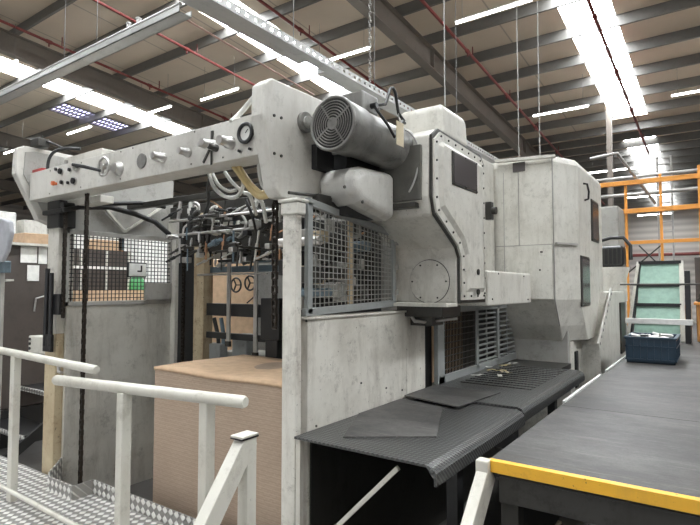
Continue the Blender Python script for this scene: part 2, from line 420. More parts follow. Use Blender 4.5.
# hanging cables
for (px, py0, X, zt, lab) in ((445, 106, -1.6, 7.9, 'pale cable hanging down to the white box on the door housing'),
                          (519, 157, -1.75, 7.7, 'pale cable hanging to the hood roof, left of the pair'),
                          (540, 155, -1.55, 7.7, 'pale cable hanging to the hood roof, right of the pair')):
    p = at(px, py0, X=X); tag(MB().tube([p, (p.x, p.y, rz(p.y)+.15)], .005, 6).build('hanging_cable', 'wire'), lab, 'cable', 'cables hanging from the roof')
p = at(370, 83, X=-2.2); m = MB(); z = p.z
while z < rz(p.y):
    m.ring((p.x, p.y, z+.02), (1,0,0) if int(z*30) % 2 else (0,1,0), .012, .004, 8, 4); z += .034
tag(m.build('hanging_chain', 'wire'), 'pale link chain hanging from the roof above the motor', 'chain')

# ================================================================== FEEDER
fd = thing('feeder_unit', 'cream sheet feeder end of the machine with control beam, four posts, chains and mesh guards', 'machine', (-3.4, 2.8, FL))
# near side plate (faces +X), polygon in YZ
pl = MB().prism([(2.035, 2.60), (2.04, 2.77), (2.10, 2.82), (3.35, 2.84), (3.35, 2.16), (2.18, 2.16), (2.14, 2.20)], 0, -2.10, -2.0)
side = pl.build('side_plate', 'white2', fd, .012, 3)
for (px, py) in ((274, 115.5), (281, 118), (274, 153.5), (281, 156)): bolt(side, at(px, py, X=-2.0), (1,0,0), .009, .006)
p = at(304, 123, X=-2.0)
bc = MB().disc(p-V((.01,0,0)), (1,0,0), .062, .035, 24).build('bearing_cover', 'motor', side, .006)
MB().disc(p+V((.02,0,0)), (1,0,0), .036, .02, 20).build('bearing_cap', 'grey', side, .004)
# far side plate
fp = MB().prism([(2.06, 2.66), (2.07, 2.89), (2.14, 2.92), (3.2, 2.92), (3.2, 2.22), (2.40, 2.22), (2.26, 2.27)], 0, -5.12, -5.03).build('side_plate', 'white2', fd, .012, 3)
MB().prism([(2.12, 2.66), (2.13, 2.86), (2.2, 2.88), (3.1, 2.88), (3.1, 2.28), (2.42, 2.28), (2.30, 2.33)], 0, -5.03, -5.02).build('inner_panel', 'grey', fp)
# control beam
beam = MB().box((-4.97, 2.15, 2.42), (-2.10, 2.165, 2.665)).box((-4.97, 2.165, 2.42), (-2.1, 2.33, 2.435)).box((-4.97, 2.165, 2.65), (-2.1, 2.33, 2.665)).box((-4.97, 2.15, 2.42), (-4.955, 2.33, 2.665)).build('control_beam', 'white2', fd, .004)
for (x, z) in ((-4.6, 2.64), (-4.1, 2.64), (-3.55, 2.645), (-3.55, 2.445), (-4.1, 2.445), (-4.6, 2.445), (-3.02, 2.65), (-3.4, 2.65), (-2.75, 2.445), (-2.45, 2.445), (-2.72, 2.65)):
    bolt(beam, (x, 2.151, z), (0,-1,0), .006, .004)
Yb = 2.15
def on(px, py): return at(px, py, Y=Yb)
def knob(px, py, r, h, mat='steel', name='knob', r2=None):
    p = at(px, py, Y=Yb-h*.6); p = V((p.x, Yb, p.z)); m = MB().tube([p, p+V((0,-h*.35,0)), p+V((0,-h*.36,0)), p+V((0,-h,0))], [r*1.25, r*1.25, r, r*.92], 18)
    return m.build(name, mat, beam)
def button(px, py, mat, r=.014):
    r *= 1.25
    p = on(px, py); MB().disc(p, (0,-1,0), r*1.35, .008, 16).build('button_collar', 'steel', beam)
    MB().disc(p+V((0,-.008,0)), (0,-1,0), r, .014, 16).build('push_button', mat, beam)
for (px, py, mt, r) in ((61.7,171.4,'blackgloss',.019), (57.5,169.5,'blackgloss',.011), (76.4,168,'steel',.017), (71,170,'blackgloss',.012), (79,166.5,'blackgloss',.013),
                     (63,182.5,'blackgloss',.013), (74.6,181,'blackgloss',.020), (69.5,183,'blackgloss',.010)): button(px, py, mt, r)
p = on(56.6, 183.8); MB().tube([p, p+V((0,-.02,0)), p+V((0,-.021,0)), p+V((0,-.04,0))], [.012,.012,.02,.018], 16).build('red_button', 'orangebtn', beam)
# handwheel with crank handle
p = at(103.5, 166.5, Y=Yb-.07); p = V((p.x, Yb, p.z)); hw = MB().ring(p+V((0,-.07,0)), (0,-1,0), .066, .010, 32, 8)
for k in range(3):
    a = k*2*math.pi/3+.4; hw.bar(p+V((0,-.07,0)), p+V((math.cos(a)*.066,-.07,math.sin(a)*.066)), .014, .012)
hw.disc(p, (0,-1,0), .02, .085, 14); hw.build('handwheel', 'steel', beam)
q = p+V((-.02,-.08,-.03)); MB().tube([q, q+V((-.10,-.07,.03)), q+V((-.17,-.12,.045))], [.011,.014,.012], 10).build('crank_handle', 'blackgloss', beam)
knob(116, 168, .042, .05); 
p = on(142.3, 161); MB().disc(p, (0,-1,0), .052, .01, 28).build('round_cover', 'motor', beam, .002)
knob(157, 156, .026, .09); knob(153.5, 157, .020, .05, 'dial')
knob(182.7, 151.2, .024, .08)
knob(206.6, 143.5, .026, .10); knob(201, 145, .014, .05, 'steel'); knob(224, 141, .030, .10); knob(212, 147, .018, .06, 'darkmetal')
MB().bar(on(212,146)+V((0,-.006,0)), on(204,163)+V((0,-.006,0)), .016, .006, (0,1,0)).bar(on(212,146)+V((0,-.006,0)), on(212,165)+V((0,-.006,0)), .012, .006, (0,1,0)).bar(on(212.5,144)+V((0,-.006,0)), on(213,131)+V((0,-.006,0)), .02, .006, (0,1,0)).build('shadow_dirt_bars', 'darkmetal', beam)  # shadow and dirt mark on the beam face, modelled as thin dark bars
p = on(247, 133.5); g = MB().ring(p+V((0,-.014,0)), (0,-1,0), .054, .012, 30, 8).disc(p, (0,-1,0), .052, .008, 28).build('gauge', 'blackgloss', beam)
MB().disc(p+V((0,-.008,0)), (0,-1,0), .044, .004, 28).build('dial_face', 'dial', beam)
MB().bar(p+V((0,-.014,0)), p+V((.022,-.014,.02)), .004, .003, (0,1,0)).build('needle', 'blackgloss', beam)
for (px, py) in ((241,151.5),(251.6,149.4)): button(px, py, 'blackgloss', .007)
# beam support box, red lever, sensor on far plate
MB().box((-4.85, 2.38, 2.66), (-4.22, 2.62, 2.83)).build('junction_box', 'white', fd, .006)
rl = MB().box((-4.98, 2.17, 2.67), (-4.80, 2.22, 2.70)).build('red_lever', 'red', fd, .006)
MB().box((-5.10, 2.20, 2.93), (-4.95, 2.30, 3.00)).tube([(-4.99, 2.25, 3.0), (-4.99, 2.25, 3.03)], .012, 8).build('sensor_box', 'darkmetal', fd, .004)
MB().tube(bez((-4.80,2.22,2.66), (-4.82,2.22,2.84), (-4.75,2.24,2.90), (-4.60,2.40,2.88)), .014, 8).build('black_hose', 'rubber', fd)
MB().tube(bez((-5.06,2.25,2.96), (-5.0,2.25,3.02), (-4.9,2.3,2.96), (-4.78,2.35,2.90)), .010, 8).build('black_hose', 'rubber', fd)
MB().tube(bez(on(231,122), on(231,108)+V((0,.1,0)), on(240,92)+V((0,.1,0)), (-2.05, 2.12, 2.80)), .017, 10).build('white_hose', 'hosew', fd)
# under-beam: cross channels
MB().box((-4.90, 2.34, 2.36), (-4.15, 2.46, 2.42)).build('lower_channel', 'white', fd, .006)
MB().box((-4.75, 3.45, 2.38), (-2.15, 3.55, 2.50)).box((-4.75, 2.95, 2.42), (-2.15, 3.02, 2.47)).build('cross_member', 'darkmetal', fd, .004)
# near post with capital, trunk down to floor
MB().box((-2.005, 2.20, FL), (-1.905, 2.25, 2.08)).build('post', 'panel', fd, .006)
MB().box((-2.015, 2.19, 2.06), (-1.89, 2.27, 2.13)).box((-2.03, 2.18, 2.13), (-1.88, 2.29, 2.15)).build('post_capital', 'white', fd, .012)
MB().box((-4.93, 2.30, 1.25), (-4.74, 2.44, 2.20)).build('post', 'panel', fd, .006)
MB().box((-4.93, 2.30, FL), (-4.74, 2.44, 1.25)).build('post_foot', 'rust', fd, .004)
MB().box((-4.31, 3.42, FL), (-4.16, 3.54, 2.40)).build('post', 'rust', fd, .006)
MB().box((-4.75, 3.43, FL), (-4.62, 3.50, 2.35)).build('post', 'white', fd, .004)
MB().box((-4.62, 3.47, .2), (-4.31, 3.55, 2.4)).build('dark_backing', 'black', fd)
MB().box((-4.90, 2.27, 2.18), (-4.68, 2.42, 2.42)).box((-4.95, 2.25, 2.30), (-4.60, 2.30, 2.34)).build('post_head', 'black', fd, .01)
# chains
chain(fd, -4.19, 2.25, -.2, 2.42); chain(fd, -4.57, 2.27, 1.4, 2.30); chain(fd, -2.10, 2.24, 1.42, 2.16); chain(fd, -4.47, 3.42, .2, 2.35)
# link bracket on the far post
MB().box((-4.78, 2.25, 1.42), (-4.60, 2.30, 1.60)).tube([(-4.80, 2.24, 1.15), (-4.79, 2.24, 1.82)], .022, 8).tube([(-4.71, 2.24, 1.15), (-4.72, 2.24, 1.78)], .020, 8).box((-4.83, 2.23, 1.10), (-4.69, 2.26, 1.25)).build('link_bracket', 'blackgloss', fd, .006)
# far side guard: mesh above panel, plane X=-4.7
def mesh_guard(name, X, pts, nx, nz, w, mat, parent, depth=.004):
    """pts: y0,y1,(z bottom at y0,y1),(z top at y0,y1)"""
    y0, y1, b0, b1, t0, t1 = pts; m = MB()
    for i in range(nx+1):
        f = i/nx; y = y0+(y1-y0)*f; m.bar((X, y, b0+(b1-b0)*f), (X, y, t0+(t1-t0)*f), w, depth, (1,0,0))
    for j in range(nz+1):
        g = j/nz; m.bar((X+depth, y0, b0+(t0-b0)*g), (X+depth, y1, b1+(t1-b1)*g), w, depth, (1,0,0))
    return m.build(name, mat, parent)
fg = MB().box((-4.72, 2.36, FL), (-4.69, 3.43, 1.50)).build('side_panel', 'galv', fd, .003)
mesh_guard('mesh_guard', -4.70, (2.36, 3.43, 1.52, 1.52, 2.15, 2.15), 28, 17, .0075, 'black', fd)
MB().box((-4.72, 2.34, 1.49), (-4.68, 3.46, 1.53)).box((-4.72, 2.34, 2.13), (-4.68, 3.46, 2.17)).box((-4.72, 2.34, 1.49), (-4.68, 2.37, 2.17)).box((-4.72, 3.42, 1.49), (-4.68, 3.46, 2.17)).build('mesh_frame', 'grey', fd, .003)
s_ = at(137, 270, X=-4.67); sg = MB().box((-4.675, s_.y-.105, s_.z-.075), (-4.665, s_.y+.105, s_.z+.075)).build('guard_sign', 'blackgloss', fd, .01)
MB().box((-4.666, s_.y-.092, s_.z-.062), (-4.655, s_.y+.092, s_.z+.062)).build('sign_face', 'paper', sg, .008)
MB().box((-4.656, s_.y-.005, s_.z-.02), (-4.652, s_.y+.045, s_.z-.005)).box((-4.656, s_.y+.03, s_.z-.02), (-4.652, s_.y+.045, s_.z+.045)).build('sign_symbol', 'blackgloss', sg)
MB().box((-4.69, 2.9+.22, 1.53), (-4.66, 3.42, 1.70)).build('lower_plate', 'grey', fd, .003)
# upper grey panel with V struts and hose
MB().box((-4.80, 2.36, 2.17), (-4.77, 3.50, 2.80)).build('upper_panel', 'grey', fd)
a_, b_, c_ = (-4.74, 2.62, 2.50), (-4.74, 2.93, 2.20), (-4.74, 3.32, 2.48)
MB().bar(a_, b_, .02, .035, (1,0,0)).build('strut', 'white', fd); MB().bar(b_, c_, .02, .035, (1,0,0)).build('strut', 'white', fd)
MB().tube([at(62,205,X=-4.55), at(85,207,X=-4.6), at(110,207,X=-4.62), at(135,214,X=-4.65), at(155,222,X=-4.65), at(170,235,X=-4.6)], .026, 10).build('black_hose', 'rubber', fd)
MB().tube([at(63,210,X=-4.5), at(100,204,X=-4.5), at(140,203,X=-4.5), at(165,207,X=-4.5)], .02, 8).build('black_hose', 'rubber', fd)
# near side mesh guard X=-1.92
Xm = -1.93
mesh_guard('mesh_guard', Xm, (2.36, 3.27, 1.52, 1.55, 2.12, 2.03), 21, 16, .0055, 'meshwire', fd)
fr = MB()
for (p, q) in (((Xm, 2.34, 1.50), (Xm, 2.34, 2.15)), ((Xm, 2.30, 1.51), (Xm, 3.32, 1.54)), ((Xm, 3.30, 1.52), (Xm, 3.30, 2.04)), ((Xm, 2.32, 2.15), (Xm, 3.32, 2.04))):
    fr.bar(p, q, .045, .03, (1,0,0))
fr.build('mesh_frame', 'frameblue', fd, .004)
MB().bar((Xm-.03, 2.80, 1.5), (Xm-.03, 2.80, 2.1), .03, .02, (1,0,0)).build('mesh_upright', 'rust', fd)
for z in (1.62, 1.80, 1.98): MB().box((Xm, 3.30, z-.02), (Xm+.03, 3.335, z+.02)).build('hinge', 'grey', fd, .004)
# bracket bits above the mesh
MB().tube([(-1.96, 2.20, 2.185), (-1.95, 2.42, 2.20), (-1.94, 2.60, 2.19)], .010, 8).box((-1.97, 2.42, 2.14), (-1.92, 2.55, 2.21)).bar((-1.94, 2.55, 2.17), (-1.94, 3.0, 2.13), .03, .02).build('latch_bracket', 'darkmetal', fd, .002)
# white lower side panels
sp = MB().box((-1.96, 2.30, FL), (-1.90, 3.44, 1.47)).box((-1.99, 2.28, 1.47), (-1.885, 3.46, 1.485)).build('side_panel', 'panel', fd, .006)
for (px, py) in ((306, 321), (361, 383), (386, 388), (316, 426), (402, 390)): bolt(sp, at(px, py, X=-1.9), (1,0,0), .007, .005)
rings = []
for z in (FL, 1.49):
    rings.append([(-1.99,3.44,z),(-1.90,3.44,z),(-1.895,3.62,z),(-1.90,3.74,z),(-1.93,3.80,z),(-1.99,3.83,z)])
MB().loft(rings).build('side_panel', 'panel', fd)
# dark beam with strips, behind the pile
MB().box((-4.30, 3.46, 1.38), (-3.0, 3.53, 1.50)).build('cross_bar', 'black', fd, .004)
MB().box((-4.30, 3.46, 1.16), (-3.0, 3.50, 1.22)).build('cross_bar', 'black', fd, .004)
MB().box((-3.32, 3.36, 1.20), (-3.1, 3.5, 1.56)).box((-3.26, 3.36, .98), (-3.12, 3.48, 1.2)).build('end_block', 'black', fd, .008)
for px, z0 in ((229, 1.10), (256, 1.02)):
    x = at(px, 300, Y=3.42).x; MB().box((x-.022, 3.41, z0), (x+.022, 3.425, 1.93)).build('hanging_strip', 'steel', fd); MB().box((x-.028, 3.40, z0), (x+.028, 3.43, z0+.05)).build('strip_end', 'darkmetal', fd)
MB().box((-4.24, 3.5, 1.80), (-2.4, 3.56, 1.86)).tube([(-3.95, 3.48, 1.9), (-2.4, 3.48, 1.91)], .02, 10).build('blue_cross_shaft', 'bluesteel', fd, .004)
# suction head: rods, valves, tubes (each a piece of the head)
rnd = random.Random(3)
hd = MB().box((-4.15, 3.2, 2.05), (-3.9, 3.4, 2.32)).box((-3.75, 3.15, 1.98), (-2.6, 3.35, 2.20)).box((-3.9, 3.1, 2.26), (-2.4, 3.3, 2.31)).build('suction_head', 'darkmetal', fd, .006)
for k in range(160):
    x = rnd.uniform(-3.98, -2.3); y = rnd.uniform(2.75, 3.5); z = rnd.uniform(1.88, 2.33)
    d = rnd.choice([(0,0,1), (1,0,0), (0,1,0), (1,0,.3), (.2,0,1)]); d = V(d).normalized(); L = rnd.uniform(.06, .26); r = rnd.uniform(.005, .018)
    if L > .18: r = min(r, .009)
    p = V((x, y, z)); m = MB().tube([p-d*L/2, p+d*L/2], r, 10)
    m.tube([p-d*.02, p+d*.02], r*1.6, 10)
    m.build('valve_rod', rnd.choice(['darkmetal', 'steel', 'black', 'bluesteel', 'darkmetal', 'steel', 'darkmetal', 'black', 'black', 'copper', 'grey', 'hosew']), hd)
for k in range(34):
    x = rnd.uniform(-4.1, -2.4); y = rnd.uniform(2.8, 3.4); z = rnd.uniform(1.86, 2.26); s2 = rnd.uniform(.012, .04)
    MB().box((x-s2, y-s2, z-s2*.8), (x+s2, y+s2, z+s2*.8)).build('clamp_block', rnd.choice(['darkmetal', 'grey', 'black', 'steel']), hd, .006)
for (x0, x1, y, z, r, mt) in ((-4.1,-3.0,3.0,2.13,.012,'steel'), (-4.2,-2.3,3.38,2.02,.016,'darkmetal'), (-4.0,-2.2,2.9,2.24,.012,'steel'), (-3.6,-2.2,3.1,1.97,.012,'darkmetal'), (-4.25,-3.3,3.42,1.78,.01,'steel'), (-3.8,-2.2,3.3,1.90,.014,'black')):
    MB().tube([(x0,y,z),(x1,y,z)], r, 10).build('cross_rod', mt, hd)
p = at(195, 209, Y=3.2)
MB().ring(p, (0,-1,0), .062, .010, 26, 6).ring(p, (0,-1,0), .03, .008, 18, 6).build('pulley', 'steel', hd)
for (px, py) in ((236, 285), (250, 283)):
    p = at(px, py, Y=3.9); w_ = MB().ring(p, (0,-1,0), .075, .010, 26, 6)
    for k in range(3): w_.bar(p, p+V((math.cos(k*2.1), 0, math.sin(k*2.1)))*.075, .012, .012)
    w_.build('small_handwheel', 'black', hd)
MB().tube([at(258,290,Y=3.8), at(255,296,Y=3.8), at(247,303,Y=3.8)], .008, 6).build('thin_hose', 'rubber', hd)
for (px0, px1, mt) in ((206, 211, 'darkmetal'), (214, 222, 'black'), (221, 226, 'bluesteel')):
    MB().tube([at(px0, 318, Y=3.56), at((px0+px1)/2, 335, Y=3.56), at(px1-3, 350, Y=3.56)], .02, 8).build('lower_link', mt, hd)
# hoses under the beam
def hose(pts, r, mt, Y=2.5, name='air_hose'):
    P_ = [at(a, b, Y=y_) for (a, b, y_) in pts]; out = []
    for i in range(len(P_)-1):
        p0 = P_[max(i-1,0)]; p1 = P_[i]; p2 = P_[i+1]; p3 = P_[min(i+2, len(P_)-1)]
        for k in range(6):
            t_ = k/6; out.append(.5*((2*p1)+(p2-p0)*t_+(2*p0-5*p1+4*p2-p3)*t_*t_+(3*p1-p0-3*p2+p3)*t_**3))
    out.append(P_[-1]); MB().tube(out, r, 8).build(name, mt, fd)
hose([(209,174,2.35),(214,187,2.3),(224,196,2.3),(236,197,2.3),(243,186,2.35),(241,172,2.35)], .013, 'hosew')
hose([(212,172,2.4),(218,184,2.35),(228,191,2.35),(236,190,2.4)], .012, 'hosew')
hose([(225,172,2.4),(232,182,2.4),(243,192,2.4),(250,196,2.4),(256,214,2.6)], .013, 'hosew')
hose([(234,166,2.3),(243,178,2.3),(252,190,2.3),(259,196,2.3),(268,195,2.3),(273,191,2.3)], .022, 'hosey')
hose([(238,165,2.3),(248,180,2.3),(255,188,2.3),(262,193,2.3),(270,190,2.3)], .016, 'hosey')
hose([(259,164,2.3),(260,176,2.3),(263,186,2.3),(268,190,2.3)], .013, 'hosew')
hose([(255,160,2.35),(262,172,2.35),(268,182,2.35),(266,187,2.35)], .008, 'rubber')
hose([(213,170,2.4),(208,186,2.5),(208,204,2.8),(200,226,3.1),(196,240,3.2)], .013, 'rubber')
hose([(209,200,3.0),(216,204,3.0),(225,212,3.0),(222,216,3.0)], .008, 'copper')
hose([(183,240,3.3),(184,228,3.3),(192,224,3.3),(190,240,3.3)], .010, 'hosew')
hose([(240,213,3.0),(246,222,3.0),(243,232,3.0),(238,238,3.0)], .012, 'grey')
hose([(254,190,2.5),(262,203,2.5),(266,222,2.6)], .014, 'hosew')
hose([(246,200,2.6),(252,215,2.6),(256,232,2.7)], .010, 'rubber')
MB().box((-4.05, 3.62, 1.92), (-2.3, 3.65, 2.22)).box((-2.9, 3.62, 1.5), (-2.3, 3.65, 1.95)).build('back_plate', 'darkmetal', fd)
MB().box((-4.45, 3.66, 1.95), (-3.95, 3.70, 2.5)).build('white_shield', 'white', fd, .01)
# inner machinery behind near mesh
MB().box((-2.43, 2.75, 1.45), (-2.40, 3.9, 2.15)).build('black_backing', 'black', fd)  # plain black panel added so the view through the mesh goes dark
for (y, z, r, mt) in ((2.6,1.95,.03,'steel'), (2.9,1.75,.045,'darkmetal'), (3.15,1.95,.04,'bluesteel'), (2.7,1.62,.03,'bluesteel'), (3.1,1.62,.05,'darkmetal')):
    MB().tube([(-2.4,y,z),(-2.05,y,z)], r, 12).build('shaft', mt, fd)
for k in range(42):
    y = rnd.uniform(2.65, 3.4); z = rnd.uniform(1.55, 2.1); x = rnd.uniform(-2.38, -2.08); s2 = rnd.uniform(.02, .06)
    MB().box((x-s2, y-s2, z-s2), (x+s2, y+s2, z+s2)).build('gear_block', rnd.choice(['darkmetal', 'black', 'darkmetal', 'grey', 'rust', 'black']), fd, .008)
# cover casting below the motor
rg = []
for (x, sh) in ((-2.0, 0), (-1.80, .0), (-1.74, .03)):
    rg.append([(x, 2.60+sh, 2.16+sh), (x, 2.53+sh, 2.21+sh), (x, 2.51+sh, 2.31), (x, 2.56+sh, 2.37-sh), (x, 2.66, 2.40-sh), (x, 3.0, 2.42-sh), (x, 3.0, 2.09+sh), (x, 2.75, 2.13+sh)])
cv = MB().loft(rg).build('motor_bracket_cover', 'cast', fd, .03, 4)
bolt(cv, at(344, 187, X=-1.735), (1,0,0), .010, .008); bolt(cv, at(362, 202, X=-1.735), (1,0,0), .010, .008)

# ---- motor
mo = thing('electric_motor', 'large grey electric motor with round fan grille and terminal box, above the mesh guard', 'motor', (-1.76, 2.7, 2.42))
mx, mz, R_ = -1.77, 2.585, .155
MB().box((-2.0, 2.62, 2.10), (-1.86, 3.03, 2.50)).box((-2.0, 2.45, 2.37), (-1.96, 3.03, 2.52)).build('gap_shadow_block', 'black', fd)  # black blocks stand in for the shadow and grime behind the motor
MB().tube([(mx,2.361,mz),(mx,2.37,mz),(mx,2.42,mz),(mx,2.56,mz),(mx,2.565,mz),(mx,3.02,mz),(mx,3.03,mz),(mx,3.10,mz)], [R_*.93,R_,R_*1.0,R_*.98,R_*.93,R_*.93,R_*1.02,R_*1.02], 40).build('body', 'motor', mo)
fg_ = MB()
for rr in (.048, .064, .080, .096, .112, .128): fg_.ring((mx, 2.350, mz), (0,1,0), rr, .0032, 36, 6)
for k in range(4):
    a = k*math.pi/2+.6; fg_.bar((mx+math.cos(a)*.03, 2.350, mz+math.sin(a)*.03), (mx+math.cos(a)*.15, 2.352, mz+math.sin(a)*.15), .008, .006, (0,1,0))
fg_.ring((mx, 2.355, mz), (0,1,0), R_*.97, .010, 40, 8)
gr_ = fg_.build('fan_grille', 'motor', mo)
MB().disc((mx, 2.350, mz), (0,1,0), .036, .01, 20).build('grille_hub', 'motor', mo)
MB().disc((mx, 2.3565, mz), (0,1,0), R_*.93, .006, 36).build('fan_cavity', 'black', mo)
fan = MB()
tb = MB().box((mx-.08, 2.54, mz+.12), (mx+.08, 2.72, mz+.24)).build('terminal_box', 'motor', mo, .012)
MB().disc((mx+.08, 2.64, mz+.165), (1,0,0), .018, .04, 10).build('cable_gland', 'blackgloss', mo)
MB().tube([(mx+.10,2.64,mz+.165), (mx+.13,2.72,mz+.19), (mx+.12,2.80,mz+.32), (mx+.12,2.83,mz+.33), (mx+.12,2.86,mz+.31), (mx+.13,2.88,mz+.18), (mx+.14,2.94,mz+.14)], .010, 8).build('cable', 'rubber', mo)
MB().tube([(mx+.10,2.64,mz+.16), (mx+.16,2.70,mz+.05), (mx+.17,2.76,mz-.01), (mx+.16,2.82,mz+.06), (mx+.15,2.90,mz+.13), (mx+.14,2.95,mz+.13)], .009, 8).build('cable', 'rubber', mo)
tg = at(400, 134, X=-1.58); MB().box((tg.x-.002, tg.y-.045, tg.z-.075), (tg.x+.002, tg.y+.045, tg.z+.075)).build('cardboard_tag', 'tag', mo, .002)
MB().tube([(tg.x, tg.y, tg.z+.07), (tg.x-.01, tg.y, tg.z+.13)], .003, 5).build('tag_string', 'wire', mo)
MB().tube(bez((mx+.12,2.98,mz+.10), (mx+.22,3.06,mz+.05), (mx+.22,3.02,mz-.18), (mx+.16,2.96,mz-.32)), .006, 6).build('thin_wire', 'wire', mo)
for z_ in (-.10, .06): MB().box((mx-.24, 2.6, mz+z_), (mx-.10, 2.98, mz+z_+.05)).build('mounting_foot', 'motor', mo, .006)

# ================================================================== PRESS UNIT
pr = thing('press_unit', 'cream die cutting press with riveted inspection door, round bolted cover and louvred guard', 'machine', (-2.6, 4.6, FL))
# housing: '7' profile in YZ (front wall, slanting underside, recessed lower wall), extruded in X
prof = [(3.03,2.64),(3.02,2.24),(3.06,2.12),(3.40,1.93),(3.45,1.86),(3.45,1.54),(3.95,1.54),(3.95,2.62),(3.88,2.68),(3.12,2.70)]
MB().prism(prof, 0, -2.0, -1.50).build('housing', 'white', pr, .015, 3)
MB().prism([(p[0]+.004, p[1]-.0) for p in prof], 0, -1.50, -1.482).build('gasket', 'darkmetal', pr, .003)
MB().box((-1.95, 3.005, 2.22), (-1.55, 3.03, 2.58)).build('vent_panel', 'oily', pr, .004)
MB().box((-1.98, 2.98, 2.17), (-1.58, 3.06, 2.205)).build('ledge', 'darkmetal', pr, .004)
# door, slightly inset outline, in plane X=-1.45
def inset(poly, d):
    n = len(poly); out = []
    cx = sum(p[0] for p in poly)/n; cy = sum(p[1] for p in poly)/n
    for i in range(n):
        p0, p1, p2 = V(poly[i-1]), V(poly[i]), V(poly[(i+1)%n]); e1 = (p1-p0).normalized(); e2 = (p2-p1).normalized()
        n1 = V((-e1.y, e1.x)); n2 = V((-e2.y, e2.x)); b2 = (n1+n2); b2 = b2/max(b2.length_squared/2, .3)
        out.append(p1+b2*d)
    return out
dp = [(3.045,2.61),(3.04,2.23),(3.075,2.135),(3.41,1.945),(3.465,1.865),(3.47,1.565),(3.89,1.565),(3.92,1.60),(3.92,2.54),(3.90,2.61),(3.84,2.65),(3.13,2.675)]
din = inset([V(p) for p in dp], .055); din2 = inset([V(p) for p in dp], .085)
rg = [[(x, p[0], p[1]) for p in dp_] for x, dp_ in ((-1.482, dp), (-1.468, dp), (-1.466, din), (-1.445, din2))]
door = MB().loft(rg).build('inspection_door', 'white', pr, .004)
mid = inset([V(p) for p in dp], .027)
mid2 = mid+[mid[0]]
cnt = 0
for i in range(len(mid)):
    p, q = mid[i], mid[(i+1)%len(mid)]; L = (q-p).length; n = max(1, round(L/.11))
    for k in range(n):
        r = p+(q-p)*(k/n); bolt(door, (-1.467, r.x, r.y), (1,0,0), .0075, .007, 'darkmetal', 'rivet')
w0, w1 = at(452, 154, X=-1.445), at(475, 193, X=-1.445)
wf = MB()
Wy0, Wy1, Wz0, Wz1 = 3.27, 3.68, 2.36, 2.56
MB().box((-1.447, Wy0-.015, Wz0-.015), (-1.436, Wy1+.015, Wz1+.015)).build('window_frame', 'darkmetal', door, .004)
MB().box((-1.437, Wy0, Wz0), (-1.432, Wy1, Wz1)).build('window_glass', 'glass', door)
for y_ in (Wy0, (Wy0+Wy1)/2, Wy1):
    for z_ in (Wz0-.005, Wz1+.005): bolt(door, (-1.436, y_, z_), (1,0,0), .006, .006)
for (px, py) in ((477.5, 272), (477.5, 292)): bolt(door, at(px, py, X=-1.447), (1,0,0), .022, .012, 'darkmetal', 'door_latch')
p = at(484, 209, X=-1.44); MB().box((-1.47, 3.93, p.z-.07), (-1.42, 3.99, p.z+.07)).disc((-1.43, 3.96, p.z), (1,0,0), .03, .04, 14).build('hinge', 'darkmetal', pr, .006)
# round cover on the recessed wall
p = at(429.5, 281.5, Y=3.45); rc = MB().disc((p.x, 3.452, p.z), (0,-1,0), .155, .012, 48).build('round_cover', 'white', pr, .003)
MB().ring((p.x, 3.45, p.z), (0,-1,0), .157, .004, 48, 5).build('gasket_ring', 'darkmetal', rc)
for k in range(6):
    a = k*math.pi/3+math.pi/6*0; bolt(rc, (p.x+math.cos(a)*.135, 3.441, p.z+math.sin(a)*.135), (0,-1,0), .007, .005)
MB().box((-2.0, 3.28, 1.52), (-1.50, 3.46, 1.545)).build('drip_ledge', 'white', pr, .004)
# white top box
rg = []
for (z, d) in ((2.74, 0), (2.93, .01), (2.965, .035)):
    rg.append([(-1.93-d*-1, 3.36+d, z), (-1.55-d, 3.36+d, z), (-1.55-d, 3.80-d, z), (-1.93+d, 3.80-d, z)])
MB().loft(rg).build('top_box', 'white', pr, .02, 3)
# protruding box at lower right of the door
pb = MB().box((-1.95, 4.05, 1.505), (-1.50, 5.23, 1.79)).build('cover_box', 'white', pr, .015, 3)
for (y_, z_) in ((4.15,1.56),(4.3,1.77),(5.0,1.76),(5.12,1.54)): bolt(pb, (-1.50, y_, z_), (1,0,0), .008, .006)
# press body
MB().box((-4.0, 3.98, FL), (-2.05, 7.2, 2.55)).build('body', 'grey', pr, .01)
MB().box((-2.06, 3.99, 1.55), (-1.97, 5.55, 3.0)).build('rear_panel', 'white', pr, .008)
MB().box((-1.96, 4.6, 2.30), (-1.93, 4.66, 2.75)).build('grab_handle', 'darkmetal', pr, .006)
# dark bracket + pipe under the housing
MB().box((-1.97, 3.42, 1.44), (-1.6, 3.75, 1.52)).box((-1.9, 3.50, 1.37), (-1.72, 3.7, 1.45)).build('lower_bracket', 'darkmetal', pr, .006)
MB().tube([(-1.86,3.45,1.44), (-1.84,3.46,1.405), (-1.78,3.5,1.40), (-1.62,3.72,1.42)], .013, 8).build('bent_pipe', 'steel', pr)
